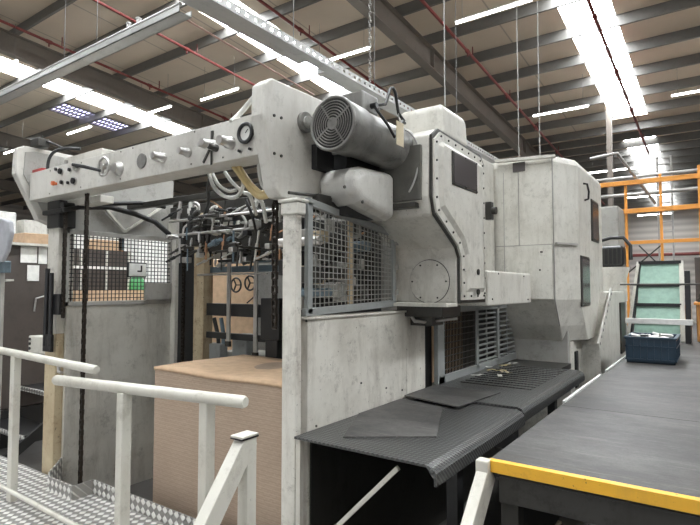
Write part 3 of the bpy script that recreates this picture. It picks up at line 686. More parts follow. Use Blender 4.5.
# louvred guard X=-1.9
gy = [3.98, 4.06, 4.86, 5.42, 6.0]
g = MB(); Xg = -1.90
g.bar((Xg,4.0,.85),(Xg,4.0,1.50),.13,.04,(1,0,0)); g.bar((Xg,3.95,.89),(Xg,6.05,.89),.07,.04,(1,0,0)); g.bar((Xg,3.95,1.47),(Xg,6.05,1.47),.07,.04,(1,0,0))
for y_ in (4.80, 5.38, 6.02): g.bar((Xg,y_,.87),(Xg,y_,1.5),.06,.04,(1,0,0))
gf = g.build('guard_frame', 'frameblue', pr, .004)
g = MB()
for k in range(24): y_ = 4.05+k*.031; g.box((Xg-.004,y_,.92),(Xg+.004,y_+.006,1.44))
for k in range(9): z_ = .96+k*.055; g.box((Xg-.006,4.04,z_),(Xg+.006,4.78,z_+.006))
g.build('guard_grille', 'darkmetal', gf)
for (y0, y1) in ((4.84, 5.35), (5.41, 5.99)):
    g = MB()
    for k in range(10): z_ = .94+k*.05; g.box((Xg-.012,y0,z_),(Xg+.004,y1,z_+.016))
    g.box((Xg-.01,(y0+y1)/2-.01,.92),(Xg+.0,(y0+y1)/2+.01,1.45)); g.build('louvre', 'frameblue', gf)
MB().box((-2.04, 4.04, .8), (-2.03, 4.78, 1.46)).build('inner_sheet', 'cardtop', pr)
MB().box((-2.04, 4.78, .8), (-2.03, 6.1, 1.46)).build('inner_sheet', 'black', pr)
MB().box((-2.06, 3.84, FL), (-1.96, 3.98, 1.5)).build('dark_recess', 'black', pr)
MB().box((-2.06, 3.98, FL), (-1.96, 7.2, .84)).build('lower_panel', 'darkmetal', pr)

# ================================================================== HOOD / STRIPPING UNIT
hd2 = thing('stripping_unit', 'tall white angular hood of the machine with dark side windows and small grille', 'machine', (-2, 6.4, FL))
def ring(z, sh, ins=0): return [(-2.3, 5.6+sh, z), (-1.37-ins, 5.6+sh, z), (-1.2-ins*.3, 5.98+sh*1.1, z), (-1.2-ins*.3, 7.35, z), (-2.3, 7.35, z)]
r0 = ring(1.07, .36, .02); r1 = ring(1.25, .20); r2 = ring(1.53, 0); r3 = ring(2.96, 0)
r4 = [(-2.3, 5.62, 3.03), (-1.39, 5.62, 3.03), (-1.23, 5.99, 3.03), (-1.23, 7.35, 3.03), (-2.3, 7.35, 3.03)]
hood = MB().loft([r0, r1, r2, r3, r4]).build('hood', 'white', hd2, .012, 3)
# seams, ledge, roof lip
MB().tube([(-1.37, 5.598, 3.0), (-1.366, 5.598, 1.53), (-1.372, 5.80, 1.25)], .006, 6).build('seam_strip', 'grey', hood)
MB().bar((-1.97, 5.596, 2.10), (-1.37, 5.596, 2.10), .006, .008).bar((-1.72, 5.596, 2.98), (-1.72, 5.596, 1.53), .008, .006, (0,1,0)).bar((-1.88, 5.596, 2.9), (-1.88, 5.596, 1.53), .006, .006, (0,1,0)).build('panel_joint', 'grey', hood)
MB().box((-1.75, 5.575, 1.535), (-1.38, 5.60, 2.09)).build('lower_hatch', 'white', hood, .004)
for (px, py) in ((542, 252), (540, 270), (541, 252)): bolt(hood, at(px, py, Y=5.575), (0,-1,0), .010, .006)
p = at(519.5, 167.5, Y=5.62); MB().box((p.x-.065, 5.59, p.z-.05), (p.x+.065, 5.64, p.z+.05)).build('name_plate', 'glass', hood, .003)
p = at(566, 244, Y=5.78); MB().bar((-1.36, 5.62, p.z), (-1.22, 5.93, p.z), .05, .02).build('small_ledge', 'grey', hood)
MB().bar((-1.95, 5.56, 3.03), (-1.33, 5.56, 3.0), .06, .03).build('roof_lip', 'white', hood)
# side windows in plane X=-1.2
for (a_, b_, c_, d_) in ((6.64, 7.06, 2.20, 2.70), (6.0, 6.44, 1.45, 2.0)):
    MB().box((-1.205, a_, c_), (-1.185, b_, d_)).build('side_window', 'darkmetal', hood, .01)
    MB().box((-1.187, a_+.03, c_+.03), (-1.180, b_-.03, d_-.03)).build('window_glass', 'glass', hood)
p = at(584, 192, X=-1.2); MB().tube([(-1.2,p.y-.03,p.z+.09),(-1.16,p.y-.03,p.z+.08),(-1.15,p.y,p.z),(-1.16,p.y+.02,p.z-.08),(-1.2,p.y+.02,p.z-.09)], .012, 8).build('door_handle', 'blackgloss', hood)
# plinth
MB().box((-2.2, 6.02, FL), (-1.32, 7.3, 1.07)).build('plinth', 'panel', hd2, .006)
MB().box((-1.325, 6.2, .55), (-1.30, 6.32, .95)).build('plinth_slot', 'black', hd2, .01)
MB().box((-2.1, 5.95, .80), (-1.33, 6.03, 1.20)).build('front_skirt', 'grey', hd2, .006)
# delivery lower cabinet
dc = thing('side_cabinet', 'low white machine cabinet with perforated slanted strip and dark door, right of the hood', 'cabinet', (-1.3, 7.4, FL))
MB().prism([(6.62, FL), (6.62, 1.0), (7.15, 1.60), (8.6, 1.60), (8.6, FL)], 0, -1.6, -1.12).build('body', 'white', dc, .01)
a1, a2 = at(611, 291, X=-1.10), at(598.5, 347, X=-1.10)
st = MB().bar(a2, a1, .10, .02, (1,0,0)).build('perforated_strip', 'white2', dc, .003)
for k in range(9):
    q = a2+(a1-a2)*((k+.5)/9); bolt(st, (q.x+.008, q.y, q.z), (1,0,0), .018, .004, 'black', 'hole')
MB().box((-1.125, 8.05, .75), (-1.10, 8.45, 1.45)).build('door', 'darkmetal', dc, .008)

# vacuum pump behind the hood
vp = thing('vacuum_pump', 'black motor with cable loop on a pale cone shaped housing, right behind the hood', 'pump', (-1.38, 9.1, .85))
vc = at(612, 250, Y=9.1); cx = vc.x
MB().tube([(cx,9.1,1.45),(cx,9.1,1.80),(cx,9.1,1.95),(cx,9.1,1.97)], [.20,.20,.24,.24], 24).build('housing', 'white', vp)
MB().tube([(cx,9.1,.87),(cx,9.1,1.45)], [.13,.16], 20).build('stand', 'darkmetal', vp)
MB().box((cx-.18,8.94,1.98),(cx+.18,9.26,2.30)).build('motor_block', 'blackgloss', vp, .04, 3)
m = MB()
for k in range(6): m.box((cx-.16+k*.06, 8.93, 2.02), (cx-.145+k*.06, 8.945, 2.26))
m.build('cooling_fins', 'darkmetal', vp)
MB().tube([(cx-.22,9.0,2.05),(cx-.30,9.0,2.25),(cx-.22,9.0,2.37),(cx,9.0,2.43),(cx+.18,9.0,2.42),(cx+.27,9.0,2.30),(cx+.27,9.0,2.08)], .028, 10).build('hose_loop', 'rubber', vp)
# tall grey duct behind
tag(MB().box((-2.3, 10.6, FL), (-1.45, 11.3, 3.15)).build('grey_enclosure', 'grey', None, .02), 'tall grey sheet enclosure standing behind the black pump motor', 'enclosure')

# ================================================================== WALKWAY
wk = thing('machine_walkway', 'black checker plate walkway along the machine side with rolled front lip, in two lengths', 'walkway', (-1.5, 3.8, .6))
def deck(y0, y1, z, lx0, x1, name, mat):
    th = .012; pr_ = [(lx0, z), (x1-.05, z), (x1-.02, z-.012), (x1-.003, z-.035), (x1, z-.06), (x1, z-.09), (x1-.012, z-.09), (x1-.012, z-.06), (x1-.05, z-th), (lx0, z-th)]
    m = MB(); m.prism([(a, b) for a, b in pr_], 1, y0, y1); return m.build(name, mat, wk)
# tapered near length: built as a loft so that its lip follows the edge
deck(2.18, 3.50, .85, -1.895, -1.055, 'tread_plate', 'checker')
deck(3.51, 5.40, .865, -1.895, -1.06, 'tread_plate', 'checker')
m = MB()
for k in range(12): 
    y_ = 4.15+k*.105; m.box((-1.78, y_, .865), (-1.20, y_+.045, .871))
m.build('tread_bars', 'checker', wk)
MB().box((-1.88, 5.40, .80), (-1.30, 5.95, .85)).build('end_sheet', 'darkmetal', wk)
MB().box((-1.89, 3.44, .6), (-1.10, 3.50, .835)).build('bearer', 'black', wk)
MB().bar(at(398, 468, Y=2.22), (-1.86, 2.22, FL+.45), .022, .022).build('brace', 'rail', wk)
MB().bar((-1.875, 2.205, FL), (-1.875, 2.205, .835), .03, .03, (0,1,0)).build('support_leg', 'rail', wk)
MB().box((-1.2, 2.6, FL), (-1.14, 2.68, .70)).build('support_leg', 'black', wk)
MB().box((-1.2, 4.6, FL), (-1.14, 4.68, .72)).build('support_leg', 'black', wk)
mt1 = [(-1.885,2.79),(-1.662,2.31),(-1.256,2.60),(-1.52,3.25),(-1.885,3.32)]
tag(MB().prism(mt1, 2, .8505, .858).build('rubber_mat', 'mat'), 'flat black rubber sheet lying on the near end of the walkway', 'mat', 'rubber sheets on the walkway')
mt2 = [(-1.885,3.38),(-1.885,3.86),(-1.35,3.88),(-1.42,3.26)]
tag(MB().prism(mt2, 2, .867, .874).build('rubber_mat', 'mat'), 'smaller black rubber sheet beyond the first, beside the louvred guard corner', 'mat', 'rubber sheets on the walkway')
# scraps of paper
for i, (px, py, L, a, mt, lab) in enumerate(((497,371,.13,.3,'scrap','yellow curled scrap on the walkway, longest one'), (505,366,.10,1.1,'scrap','yellow scrap lying by the guard'), (500,377,.09,2.0,'paper','white paper strip lowest on the walkway by the guard'), (513,364,.08,.9,'paper','white paper scrap farthest along the walkway'), (478,376,.10,.9,'paper','white paper strip at the left foot of the louvred guard'), (506,373,.10,-.5,'tag','thin tan scrap between the white strips'), (488,368,.06,.2,'paper','tiny white scrap against the guard frame'))):
    p = at(px, py, Z=.873); L *= 1.35; d = V((math.cos(a), math.sin(a), 0))*L/2; n_ = V((-d.y, d.x, 0)).normalized()*.018
    m = MB(); vs = []
    for k in range(5):
        q = p+d*(k/2-1); zz = .003+.012*math.sin(k*1.4+i)**2; vs += [q-n_+V((0,0,zz)), q+n_+V((0,0,zz)), q+n_+V((0,0,zz+.002)), q-n_+V((0,0,zz+.002))]
    m.loft([vs[k*4:k*4+4] for k in range(5)]); tag(m.build('paper_scrap', mt), lab, 'scrap', 'scraps on the walkway')
# debris under the walkway gap
for i in range(16):
    px = random.uniform(440, 560); t_ = (px-440)/120; y_ = 2.7+t_*2.4+random.uniform(-.2,.2); x_ = random.uniform(-1.02, -.9)
# lower pit slab and lower machine base, its shade put in as dark colour
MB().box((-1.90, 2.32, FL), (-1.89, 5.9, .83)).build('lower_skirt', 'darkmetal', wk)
tagd = []
for i in range(14):
    y_ = 2.5+i*.22; x_ = -1.35+.3*random.random(); s2 = .05+.07*random.random(); a = random.random()*3
    d = V((math.cos(a), math.sin(a), 0))*s2; e = V((-d.y, d.x, 0))*.7; c0 = V((x_, y_, FL+.002)); 
    m = MB(); m.loft([[c0-d-e, c0+d-e, c0+d+e, c0-d+e], [q+V((0,0,.012+.01*random.random())) for q in (c0-d-e, c0+d-e, c0+d+e, c0-d+e)]])
    tag(m.build('board_offcut', random.choice(['cardtop','tag','darkmetal'])), 'small board offcut on the dark floor beneath the walkway', 'scrap', 'offcuts under the walkway')

# ================================================================== PLATFORM
pf = thing('work_platform', 'black sheeted work platform with yellow front edge, right of the machine', 'platform', (.6, 5, FL))
MB().box((-.90, 2.435, .825), (3.2, 3.80, .85)).build('deck_sheet', 'deck', pf, .002)
MB().box((-.90, 3.806, .825), (3.2, 7.2, .85)).build('deck_sheet', 'deck', pf, .002)
MB().box((-.93, 7.206, .825), (3.2, 12.0, .85)).build('deck_sheet', 'deck', pf, .002)
MB().box((-.90, 2.395, .800), (3.2, 2.434, .8535)).build('yellow_edge', 'yellow', pf, .002)
MB().box((-.86, 2.43, .66), (3.2, 2.46, .80)).box((-.86, 2.42, .775), (3.2, 2.46, .785)).build('front_beam', 'darkmetal', pf, .004)
MB().box((-.86, 2.46, FL), (-.78, 2.54, .66)).build('support_leg', 'darkmetal', pf)
MB().box((-.915, 3.9, .83), (-.895, 5.3, .862)).box((-.915, 5.6, .83), (-.895, 7.1, .862)).build('edge_trim', 'fixture', pf)
MB().box((-.88, 2.6, .2), (-.86, 12, .82)).build('side_skirt', 'black', pf)
# stair under platform: open mesh treads
st = thing('platform_stair', 'cream painted stair stringer and dark grating steps below the yellow edge', 'stair', (-.5, 2.1, FL))
MB().bar((-.915, 2.43, .79), (-.915, 1.55, -.05), .055, .12, (0,0,1)).build('stringer', 'rail', st, .006)
MB().box((-.945, 2.36, .74), (-.885, 2.42, .855)).build('stringer_top', 'rail', st, .006)
for (z_, y_) in ((.42, 2.12), (.20, 1.88), (-.02, 1.64)):
    m = MB()
    for k in range(22): x_ = -.86+k*.06; m.box((x_, y_, z_), (x_+.008, y_+.26, z_+.03))
    for k in range(6): m.box((-.87, y_+k*.05, z_+.01), (.45, y_+.006+k*.05, z_+.03))
    m.build('grating_step', 'darkmetal', st)

# crate
cr = thing('storage_crate', 'blue plastic crate full of loose parts standing on the platform', 'crate', (-.6, 6.7, .85))
x0, x1, y0, y1, z0, z1 = -.83, -.38, 6.4, 7.0, .852, 1.13
m = MB(); tk = .012
m.box((x0,y0,z0),(x1,y1,z0+.015))
for (a, b_) in (((x0,y0),(x1,y0+tk)), ((x0,y1-tk),(x1,y1)), ((x0,y0),(x0+tk,y1)), ((x1-tk,y0),(x1,y1))): m.box((*a, z0), (*b_, z1))
m.build('body', 'blueplastic', cr, .003)
m = MB(); 
for z_ in (z1-.03, z1-.11, z0+.03): m.box((x0-.012,y0-.012,z_),(x1+.012,y0,z_+.014)).box((x0-.012,y1,z_),(x1+.012,y1+.012,z_+.014)).box((x0-.012,y0,z_),(x0,y1,z_+.014)).box((x1,y0,z_),(x1+.012,y1,z_+.014))
for k in range(8):
    xx = x0+k*(x1-x0)/7; m.box((xx-.005,y0-.012,z0+.03),(xx+.005,y0,z1-.03)); yy = y0+k*(y1-y0)/7; m.box((x1,yy-.005,z0+.03),(x1+.012,yy+.005,z1-.03))
m.build('rib', 'blueplastic', cr)
MB().box((x0-.02,y0-.02,z1-.02),(x1+.02,y0+.005,z1)).box((x0-.02,y1-.005,z1-.02),(x1+.02,y1+.02,z1)).box((x0-.02,y0,z1-.02),(x0+.005,y1,z1)).box((x1-.005,y0,z1-.02),(x1+.02,y1,z1)).build('rim', 'blueplastic', cr, .003)
rc_ = random.Random(5)
for i in range(18):
    x_ = rc_.uniform(x0+.06, x1-.06); y_ = rc_.uniform(y0+.06, y1-.06); a = rc_.uniform(0, 3.1); L = rc_.uniform(.05, .1)
    d = V((math.cos(a), math.sin(a), rc_.uniform(-.2,.35)))*L; p = V((x_, y_, 1.10+rc_.uniform(0,.03)))
    m = MB().tube([p-d*.7, p, p+d*.7], [.016,.02,.014], 8)
    tag(m.build('machine_part', rc_.choice(['fixture','fixture','paper','steel','blackgloss','blueplastic'])), 'small loose part among those heaped in the blue crate', 'part', 'loose parts in the blue crate')
for i in range(12):
    x_ = x0+.05+(i%4)*.115; y_ = y0+.08+(i//4)*.2
    tag(MB().box((x_-.04,y_-.07,.87),(x_+.04,y_+.08,1.075)).build('machine_part','fixture',None,.01), 'block shaped part packed inside the blue crate', 'part', 'blocks packed in the blue crate')

# green board rack
gr = thing('board_rack', 'leaning rack of pale green boards between white rails, behind the blue crate', 'rack', (-.75, 9.2, .85))
yb, yt = 9.0, 9.45
def gp(px, py, t_): return at(px, py, Y=yb+(yt-yb)*t_)
zb, zt = .87, 2.05
for k in range(4):
    za, zc = (.90,1.16,1.42,1.72)[k], (1.12,1.37,1.67,2.02)[k]
    ya = yb+(za-zb)/(zt-zb)*(yt-yb); yc = yb+(zc-zb)/(zt-zb)*(yt-yb)
    xa = (-1.06, -1.04, -1.02, -1.0)[k]; xb = -.47
    MB().add([(xa,ya,za),(xb,ya,za),(xb,yc,zc),(xa,yc,zc),(xa,ya+.02,za),(xb,ya+.02,za),(xb,yc+.02,zc),(xa,yc+.02,zc)], [(0,1,2,3),(7,6,5,4),(0,4,5,1),(1,5,6,2),(2,6,7,3),(3,7,4,0)]).build('green_board', 'green', gr)
    MB().box((xa-.02, yc-.03, zc), (xb+.02, yc+.05, zc+.05)).build('shelf_bar', 'blackgloss', gr)
MB().bar((-1.14, yb-.02, zb), (-1.02, yt, 2.06), .045, .05).build('side_rail', 'rail', gr, .004)
MB().bar((-.43, yb-.02, zb), (-.45, yt, 2.06), .06, .05).build('side_rail', 'rail', gr, .004)
MB().bar((-1.10, yb-.02, zb), (-1.00, yt, 2.04), .03, .05).build('side_rail', 'blackgloss', gr)
MB().box((-.40, 9.1, .86), (-.33, 9.2, 1.9)).build('rear_leg', 'blackgloss', gr)
MB().box((-1.25, 8.86, 1.12), (-.30, 8.93, 1.20)).build('cross_rail', 'fixture', gr, .006)
MB().box((-1.22, 8.88, .86), (-1.16, 8.94, 1.12)).build('front_leg', 'blackgloss', gr); MB().box((-.40, 8.88, .86), (-.33, 8.94, 1.12)).build('front_leg', 'blackgloss', gr)
# thin dark guard rail across
t = thing('guard_rail', 'thin dark horizontal guard rail crossing in front of the green board rack', 'rail', (-.3, 8.0, .85))
MB().tube([(-1.15, 8.4, 1.70), (1.6, 8.4, 1.70)], .013, 8).build('rail', 'darkmetal', t)
MB().tube([(1.4, 8.4, .85), (1.4, 8.4, 1.70)], .022, 8).build('post', 'darkmetal', t)
# orange cabinet right edge
t = thing('wooden_cabinet', 'orange wooden cabinet at the right edge behind the platform', 'cabinet', (.0, 9.6, .85))
MB().box((-.27, 9.3, .86), (.6, 9.8, 1.40)).build('body', 'wood', t, .01)
MB().box((-.30, 9.25, 1.40), (.63, 9.85, 1.44)).build('top', 'orange', t, .004)
tag(MB().box((-.26, 9.4, 1.441), (-.12, 9.55, 1.50)).disc((-.19, 9.47, 1.50), (0,0,1), .05, .06, 14).build('tape_dispenser', 'darkmetal', None, .005), 'small dark gadget standing on the orange cabinet', 'tool')
tag(MB().box((-.30, 10.2, .86), (.8, 10.5, 2.15)).build('partition_panel', 'brownpanel', None, .01), 'brown partition panel behind the orange cabinet', 'panel')

# orange racking in the background
rk = thing('pallet_rack', 'orange and white pallet rack structure towering at the far right', 'rack', (0, 14, FL))
for (x_, zt_) in ((-2.42, 4.3), (-1.75, 4.2), (-1.03, 4.3), (-.28, 4.4), (1.6, 4.4)):
    MB().box((x_-.028, 13.98, FL), (x_+.028, 14.05, zt_)).build('upright', 'orange', rk, .004)
for z_, x_s, th_ in ((4.15, -2.5, .11), (3.47, -2.5, .11), (2.72, -1.85, .08)):
    MB().box((x_s, 13.92, z_-th_/2), (1.8, 13.98, z_+th_/2)).build('beam', 'orange', rk, .006)
for (a, b_) in (((-1.5,14.02,2.65),(-1.03,14.02,2.1)), ((-1.03,14.02,2.65),(-1.75,14.02,2.0))):
    MB().bar(a, b_, .03, .03, (0,1,0)).build('cross_brace', 'darkmetal', rk)
ld = thing('wall_ladder', 'white caged ladder far behind the orange rack', 'ladder', (-1.2, 20, FL))
for x_ in (-1.55, -1.15): MB().tube([(x_,20,FL),(x_,20,6.0)], .03, 6).build('rail', 'wire', ld)
for k in range(18): MB().tube([(-1.55,20,.3+k*.32),(-1.15,20,.3+k*.32)], .016, 6).build('rung', 'wire', ld)
for (z_, lab) in ((4.85, 'white horizontal pipe high behind the rack, upper'), (4.35, 'white horizontal pipe behind the rack, middle')):
    tag(MB().tube([(-3.5,17,z_),(3,17,z_)], .05, 8).build('service_pipe', 'wire'), lab, 'pipe')
tag(MB().tube([at(590,159,Y=13),at(617,153,Y=13.2),at(655,203,Y=15)], .035, 8).build('service_pipe', 'wire'), 'white pipe bending and sloping down diagonally right of the hood roof', 'pipe')
tag(MB().tube([(-8,33.7,3.5),(6,33.7,3.5)], .09, 8).build('service_pipe', 'redpipe'), 'dark red pipe running along the far cladding wall', 'pipe')
tag(MB().box((-2.75, 18, FL), (-2.6, 18.15, 7.3)).build('steel_column', 'roofsteel'), 'grey roof column far behind the hood', 'column')
for (x_, y_, w_, h_, lab, mt) in ((-3.4,16,1.2,1.0,'grey carton stack behind the pump','grey'), (.6,15.5,1.6,1.4,'brown carton beneath the orange rack, right','cardtop'), (-1.2,16,1.2,1.3,'brown carton beneath the orange rack, left','cardtop')):
    tag(MB().box((x_-w_/2,y_,FL+.15),(x_+w_/2,y_+1,FL+.15+h_)).box((x_-w_/2,y_,FL),(x_+w_/2,y_+1,FL+.13)).build('carton', mt, None, .01), lab, 'box')

# ================================================================== PILE
pile = thing('board_pile', 'tall pile of brown corrugated board sheets under the feeder', 'cardboard', (-2.8, 3.0, FL))
MB().box((-3.50, 2.43, FL+.12), (-2.19, 3.33, 1.045)).build('sheets', 'card', pile, .003)
# slightly wavy top sheet
m = MB(); nx, ny = 14, 10; vs = []
def tz(i, j): return 1.047+.006*math.sin(i*.55+1)+.004*math.sin(j*.5+i*.2)+(.030 if 0 else 0)
for lay in (0, 1):
    for j in range(ny+1):
        for i in range(nx+1): vs.append((-3.505+1.325*i/nx, 2.425+.915*j/ny, tz(i, j)+(.006 if lay else -.018)))
n1 = (nx+1)*(ny+1); fs = []
for j in range(ny):
    for i in range(nx):
        a = j*(nx+1)+i; fs += [(a, a+1, a+nx+2, a+nx+1), (n1+a+nx+1, n1+a+nx+2, n1+a+1, n1+a)]
for i in range(nx): fs += [(i, n1+i, n1+i+1, i+1), (ny*(nx+1)+i, ny*(nx+1)+i+1, n1+ny*(nx+1)+i+1, n1+ny*(nx+1)+i)]
for j in range(ny): a = j*(nx+1); b_ = a+nx; fs += [(a, a+nx+1, n1+a+nx+1, n1+a), (b_, n1+b_, n1+b_+nx+1, b_+nx+1)]
m.add(vs, fs, True).build('top_sheet', 'cardtop', pile)
MB().box((-3.50, 2.45, FL), (-2.19, 3.33, FL+.12)).build('pallet', 'wood', pile)
tag(MB().box((-5.3, 4.35, FL), (-3.9, 4.6, 2.0)).build('board_stack', 'cardtop', None, .01), 'upright tan board stack seen behind the feeder cross bars', 'cardboard')
tag(MB().box((-3.9, 3.56, .2), (-3.7, 3.72, 1.2)).box((-4.2, 3.5, .95), (-4.0, 3.6, 1.10)).build('roller_block', 'frameblue', None, .01), 'grey blue block on the feed table behind the pile', 'machine part')
tag(MB().box((-4.1, 3.62, FL), (-2.9, 3.9, 1.02)).build('feed_table', 'grey', None, .01), 'grey feed table edge just behind the board pile', 'table')

# ================================================================== ALU PLATFORM + RAILS
ap = thing('access_platform', 'bright aluminium tread plate platform with upturned kick plates at lower left', 'platform', (-3.6, 1.4, FL))
MB().box((-6.0, -.5, .03), (-1.75, 2.27, .05)).build('tread_sheet', 'tread', ap)
MB().box((-4.05, 2.27, .03), (-1.75, 2.282, .155)).build('kick_plate', 'tread', ap)
MB().box((-4.40, 2.10, .03), (-4.03, 2.115, .155)).bar((-4.035,2.11,.09),(-4.045,2.28,.09),.012,.13).build('kick_plate', 'tread', ap)
MB().bar((-4.40, 2.11, .10), (-4.75, 2.40, .10), .012, .17).build('kick_plate', 'tread', ap)
for (x_, y_) in ((-5.8, -.3), (-1.9, -.3), (-1.9, 2.1), (-5.8, 2.1)): MB().box((x_-.04,y_-.04,FL),(x_+.04,y_+.04,.03)).build('support_leg', 'rail', ap)
def railtube(p, q, r=.026): return MB().tube([p, V(p).lerp(V(q), .01), V(p).lerp(V(q), .99), q], [r*.8, r, r, r*.8], 20)
h1 = thing('handrail', 'cream tubular handrail at lower left, the farther one with a mid rail', 'handrail', (-4.2, 1.8, .05), 'cream handrails')
railtube((-5.6, 1.925, 1.15), (-3.12, 1.76, 1.15), .028).build('top_rail', 'rail', h1)
p = at(14, 400, Y=1.84); MB().box((p.x-.035, 1.82, .05), (p.x+.035, 1.87, 1.13)).build('stanchion', 'rail', h1, .004)
MB().tube([(-5.6, 1.84, .135), (-3.2, 1.80, .135)], .016, 10).build('mid_rail', 'rail', h1)
q = V((-3.42, 1.78, 1.15)); MB().tube([(-3.64,1.79,1.13),(-3.64,1.79,1.09),(-3.60,1.79,1.085)], .012, 8).build('rail_clip', 'steel', h1)
h2 = thing('handrail', 'cream tubular handrail in the lower left foreground on two square posts', 'handrail', (-2.3, 1.55, .05), 'cream handrails')
railtube((-2.97, 1.445, 1.15), (-1.71, 1.645, 1.15), .028).build('top_rail', 'rail', h2)
for px in (124, 207):
    xx = at(px, 420, Y=1.55).x; yy = 1.445+(xx+2.97)/1.26*.2; xx = at(px, 420, Y=yy).x
    MB().box((xx-.027, yy-.027, .05), (xx+.027, yy+.027, 1.13)).build('stanchion', 'rail', h2, .005)
nr = thing('stair_rail', 'cream square tube stair rail end with sloping arm and black cap in the foreground', 'handrail', (-1.5, 1.5, .05), None)
MB().box((-1.575, 1.475, .05), (-1.52, 1.525, 1.065)).build('newel_post', 'rail', nr, .004)
MB().bar((-1.548, 1.50, 1.055), (-1.548, .75, .05), .055, .075, (0,0,1)).build('sloping_arm', 'rail', nr, .004)
MB().box((-1.58, 1.44, 1.06), (-1.515, 1.53, 1.066)).build('cap_gasket', 'blackgloss', nr); MB().box((-1.58, 1.44, 1.066), (-1.515, 1.53, 1.075)).build('cap', 'rail', nr, .002)

# ================================================================== LEFT BACKGROUND
cb = thing('dark_cabinet', 'dark brown control cabinet with hook handle and pinned papers at the left edge', 'cabinet', (-7.3, 3.4, FL))
MB().box((-7.9, 2.0, .20), (-7.0, 3.50, 2.17)).build('body', 'brownpanel', cb, .015)
MB().box((-7.92, 1.98, FL), (-6.98, 3.52, .2)).build('base', 'black', cb)
MB().tube([(-6.99, 3.12, 1.36), (-6.95, 3.12, 1.52), (-6.95, 3.22, 1.55), (-6.96, 3.28, 1.50)], .012, 8).build('handle', 'steel', cb)
MB().box((-7.02, 1.9, 2.17), (-6.9, 3.55, 2.20)).build('top_strip', 'white', cb)
for i, (a, b_, c_, d_, lab) in enumerate(((21,246,37,263,'white paper sheet pinned on the dark cabinet, upper left'), (39,245,47,264,'white paper sheet on the dark cabinet beside the machine post'), (27.5,265,39,281,'white paper sheet pinned below the other two'))):
    p, q = at(a, b_, X=-6.985), at(c_, d_, X=-6.985)
    pp = MB().box((-6.992, p.y, q.z), (-6.987, q.y, p.z)).build('paper_sheet', 'paper'); tag(pp, lab, 'paper', 'papers pinned on the dark cabinet')
t = thing('grey_seat_shell', 'light grey rounded plastic shell on a stem at the far left edge', 'plastic shell', (-5.9, 2.35, FL))
pts = [(a*2.3, b*.95) for a, b in [(-.25,.20),(-.20,.25),(.0,.27),(.09,.22),(.11,.10),(.07,-.10),(.02,-.20),(-.25,-.22)]]
cc = at(0, 243, Y=2.30); MB().prism([(cc.x+a*.9, cc.z+b_) for a, b_ in pts], 1, 2.30, 2.345).build('shell', 'greyplastic', t, .02, 3)
MB().box((cc.x-.2, 2.33, cc.z-.30), (cc.x+.03, 2.40, cc.z-.18)).build('teal_base', 'bluesteel', t, .01)
MB().tube([(cc.x-.12, 2.37, FL), (cc.x-.12, 2.37, cc.z-.2)], .03, 10).build('stem', 'grey', t)
tag(MB().bar((-7.9, 2.6, 1.70), (-6.6, 2.68, 1.74), .08, .02).bar((-7.9, 2.6, FL), (-7.9, 2.6, 1.7), .05, .05, (0,1,0)).build('white_arm', 'white'), 'thin white arm reaching in at the left edge below the grey shell', 'arm')
cb2 = thing('operator_box', 'small white switch box on a black bracket left of the far machine post', 'control box', (-5.3, 2.5, FL))
MB().box((-5.48, 2.40, 1.03), (-5.14, 2.52, 1.19)).build('box', 'white', cb2, .01)
for k in range(3): MB().disc((-5.44, 2.40, 1.07+k*.045), (0,-1,0), .014, .01, 10).build('button', 'blackgloss', cb2)
MB().tube(bez((-5.2,2.46,1.03), (-5.3,2.46,.85), (-5.1,2.46,.8), (-5.08,2.46,.62)), .014, 8).bar((-5.08,2.46,FL), (-5.08,2.46,1.0), .03, .03, (0,1,0)).build('bracket', 'black', cb2)
ls = thing('metal_steps', 'dark steps with bright metal nosings at the left behind the handrail', 'steps', (-6.8, 3.0, FL))
for (z_, y_) in ((.46, 3.0), (.10, 2.62)):
    MB().box((-8.3, y_, z_-.03), (-6.0, y_+.35, z_)).build('tread', 'black', ls); MB().box((-8.3, y_-.02, z_-.05), (-6.0, y_, z_)).build('nosing', 'tread', ls)
MB().bar((-6.0, 2.45, -.1), (-6.0, 3.4, .55), .04, .10).build('stringer', 'black', ls)
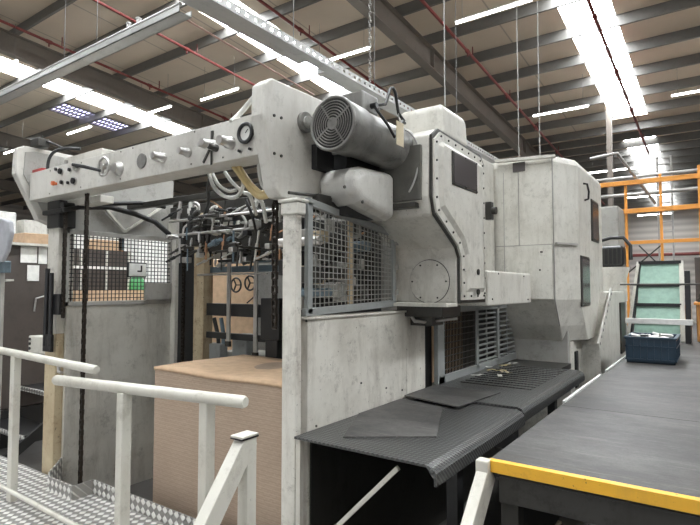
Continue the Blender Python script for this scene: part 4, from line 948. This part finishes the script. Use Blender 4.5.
# shelving seen through the far mesh
sh = thing('storage_shelf', 'dark storage cabinet row seen through the far mesh guard', 'cabinet', (-9.6, 5.2, FL))
MB().box((-10.1, 4.0, FL), (-9.4, 5.9, 2.35)).build('body', 'brownpanel', sh, .01)
for y_ in (4.45, 4.95, 5.45, 5.9): MB().box((-9.4, y_-.02, FL), (-9.37, y_+.02, 2.35)).build('door_edge', 'white', sh)
MB().box((-9.4, 4.0, 2.0), (-9.36, 5.9, 2.06)).build('label_rail', 'paper', sh)
for i, (y_, z_, w_, h_, lab, mt) in enumerate(((4.3,2.36,.5,.22,'brown carton on the dark cabinet, leftmost','cardtop'), (4.9,2.36,.45,.25,'white carton on the dark cabinet','paper'), (5.5,2.36,.5,.2,'brown carton on the dark cabinet, rightmost','cardtop'))):
    tag(MB().box((-9.95,y_-w_/2,z_),(-9.5,y_+w_/2,z_+h_)).build('carton', mt, None, .01), lab, 'box')
tag(MB().box((-8.6, 4.2, FL), (-8.1, 6.9, 1.62)).build('carton', 'cardtop', None, .01), 'long low brown carton row behind the far guard panel', 'box')
gq = at(136.5, 292, X=-8.3); tag(MB().tube([(-8.3,gq.y,1.62),(-8.3,gq.y,1.78),(-8.3,gq.y,1.88)], [.13,.12,.05], 14).build('green_canister', 'lime'), 'green canister on the brown cartons behind the mesh', 'canister')
tag(MB().box((-13, 8, FL), (-12.4, 12, 3.0)).build('white_partition', 'paper'), 'white partition beyond the feeder', 'partition')
# white lean-to building / strip in the far left
t = thing('pallet_rack', 'orange pallet rack with cartons far away on the left', 'rack', (-18, 8, FL))
for y_ in (3, 5.7, 8.4, 11.1): MB().box((-18.05, y_-.05, FL), (-17.95, y_+.05, 4.0)).build('upright', 'bluesteel', t)
for z_ in (1.4, 2.9): MB().box((-18.02, 3, z_), (-17.9, 11.1, z_+.12)).build('beam', 'orange', t)
rr = random.Random(9)
for z_ in (FL, 1.52, 3.02):
    for k in range(7):
        y_ = 3.5+k*1.15; w_ = .9; h_ = rr.uniform(.6, 1.1); mt = rr.choice(['cardtop','paper','cardtop','white','bluesteel']) if z_ < 3 else rr.choice(['paper','white','grey'])
        tag(MB().box((-18.9,y_-w_/2,z_),(-17.95,y_+w_/2,z_+h_)).build('carton', mt, None, .01), 'carton standing on the far left pallet rack', 'box', 'cartons on the far left rack')

# ================================================================== LIGHT
w = bpy.data.worlds.new('world'); S.world = w; w.use_nodes = True
bg = w.node_tree.nodes['Background']; bg.inputs[0].default_value = (.92, .95, 1, 1); bg.inputs[1].default_value = .8
S.view_settings.view_transform = 'Standard'; S.view_settings.look = 'None'; S.view_settings.gamma = 1
S.view_settings.use_curve_mapping = False; S.view_settings.exposure = 0.75
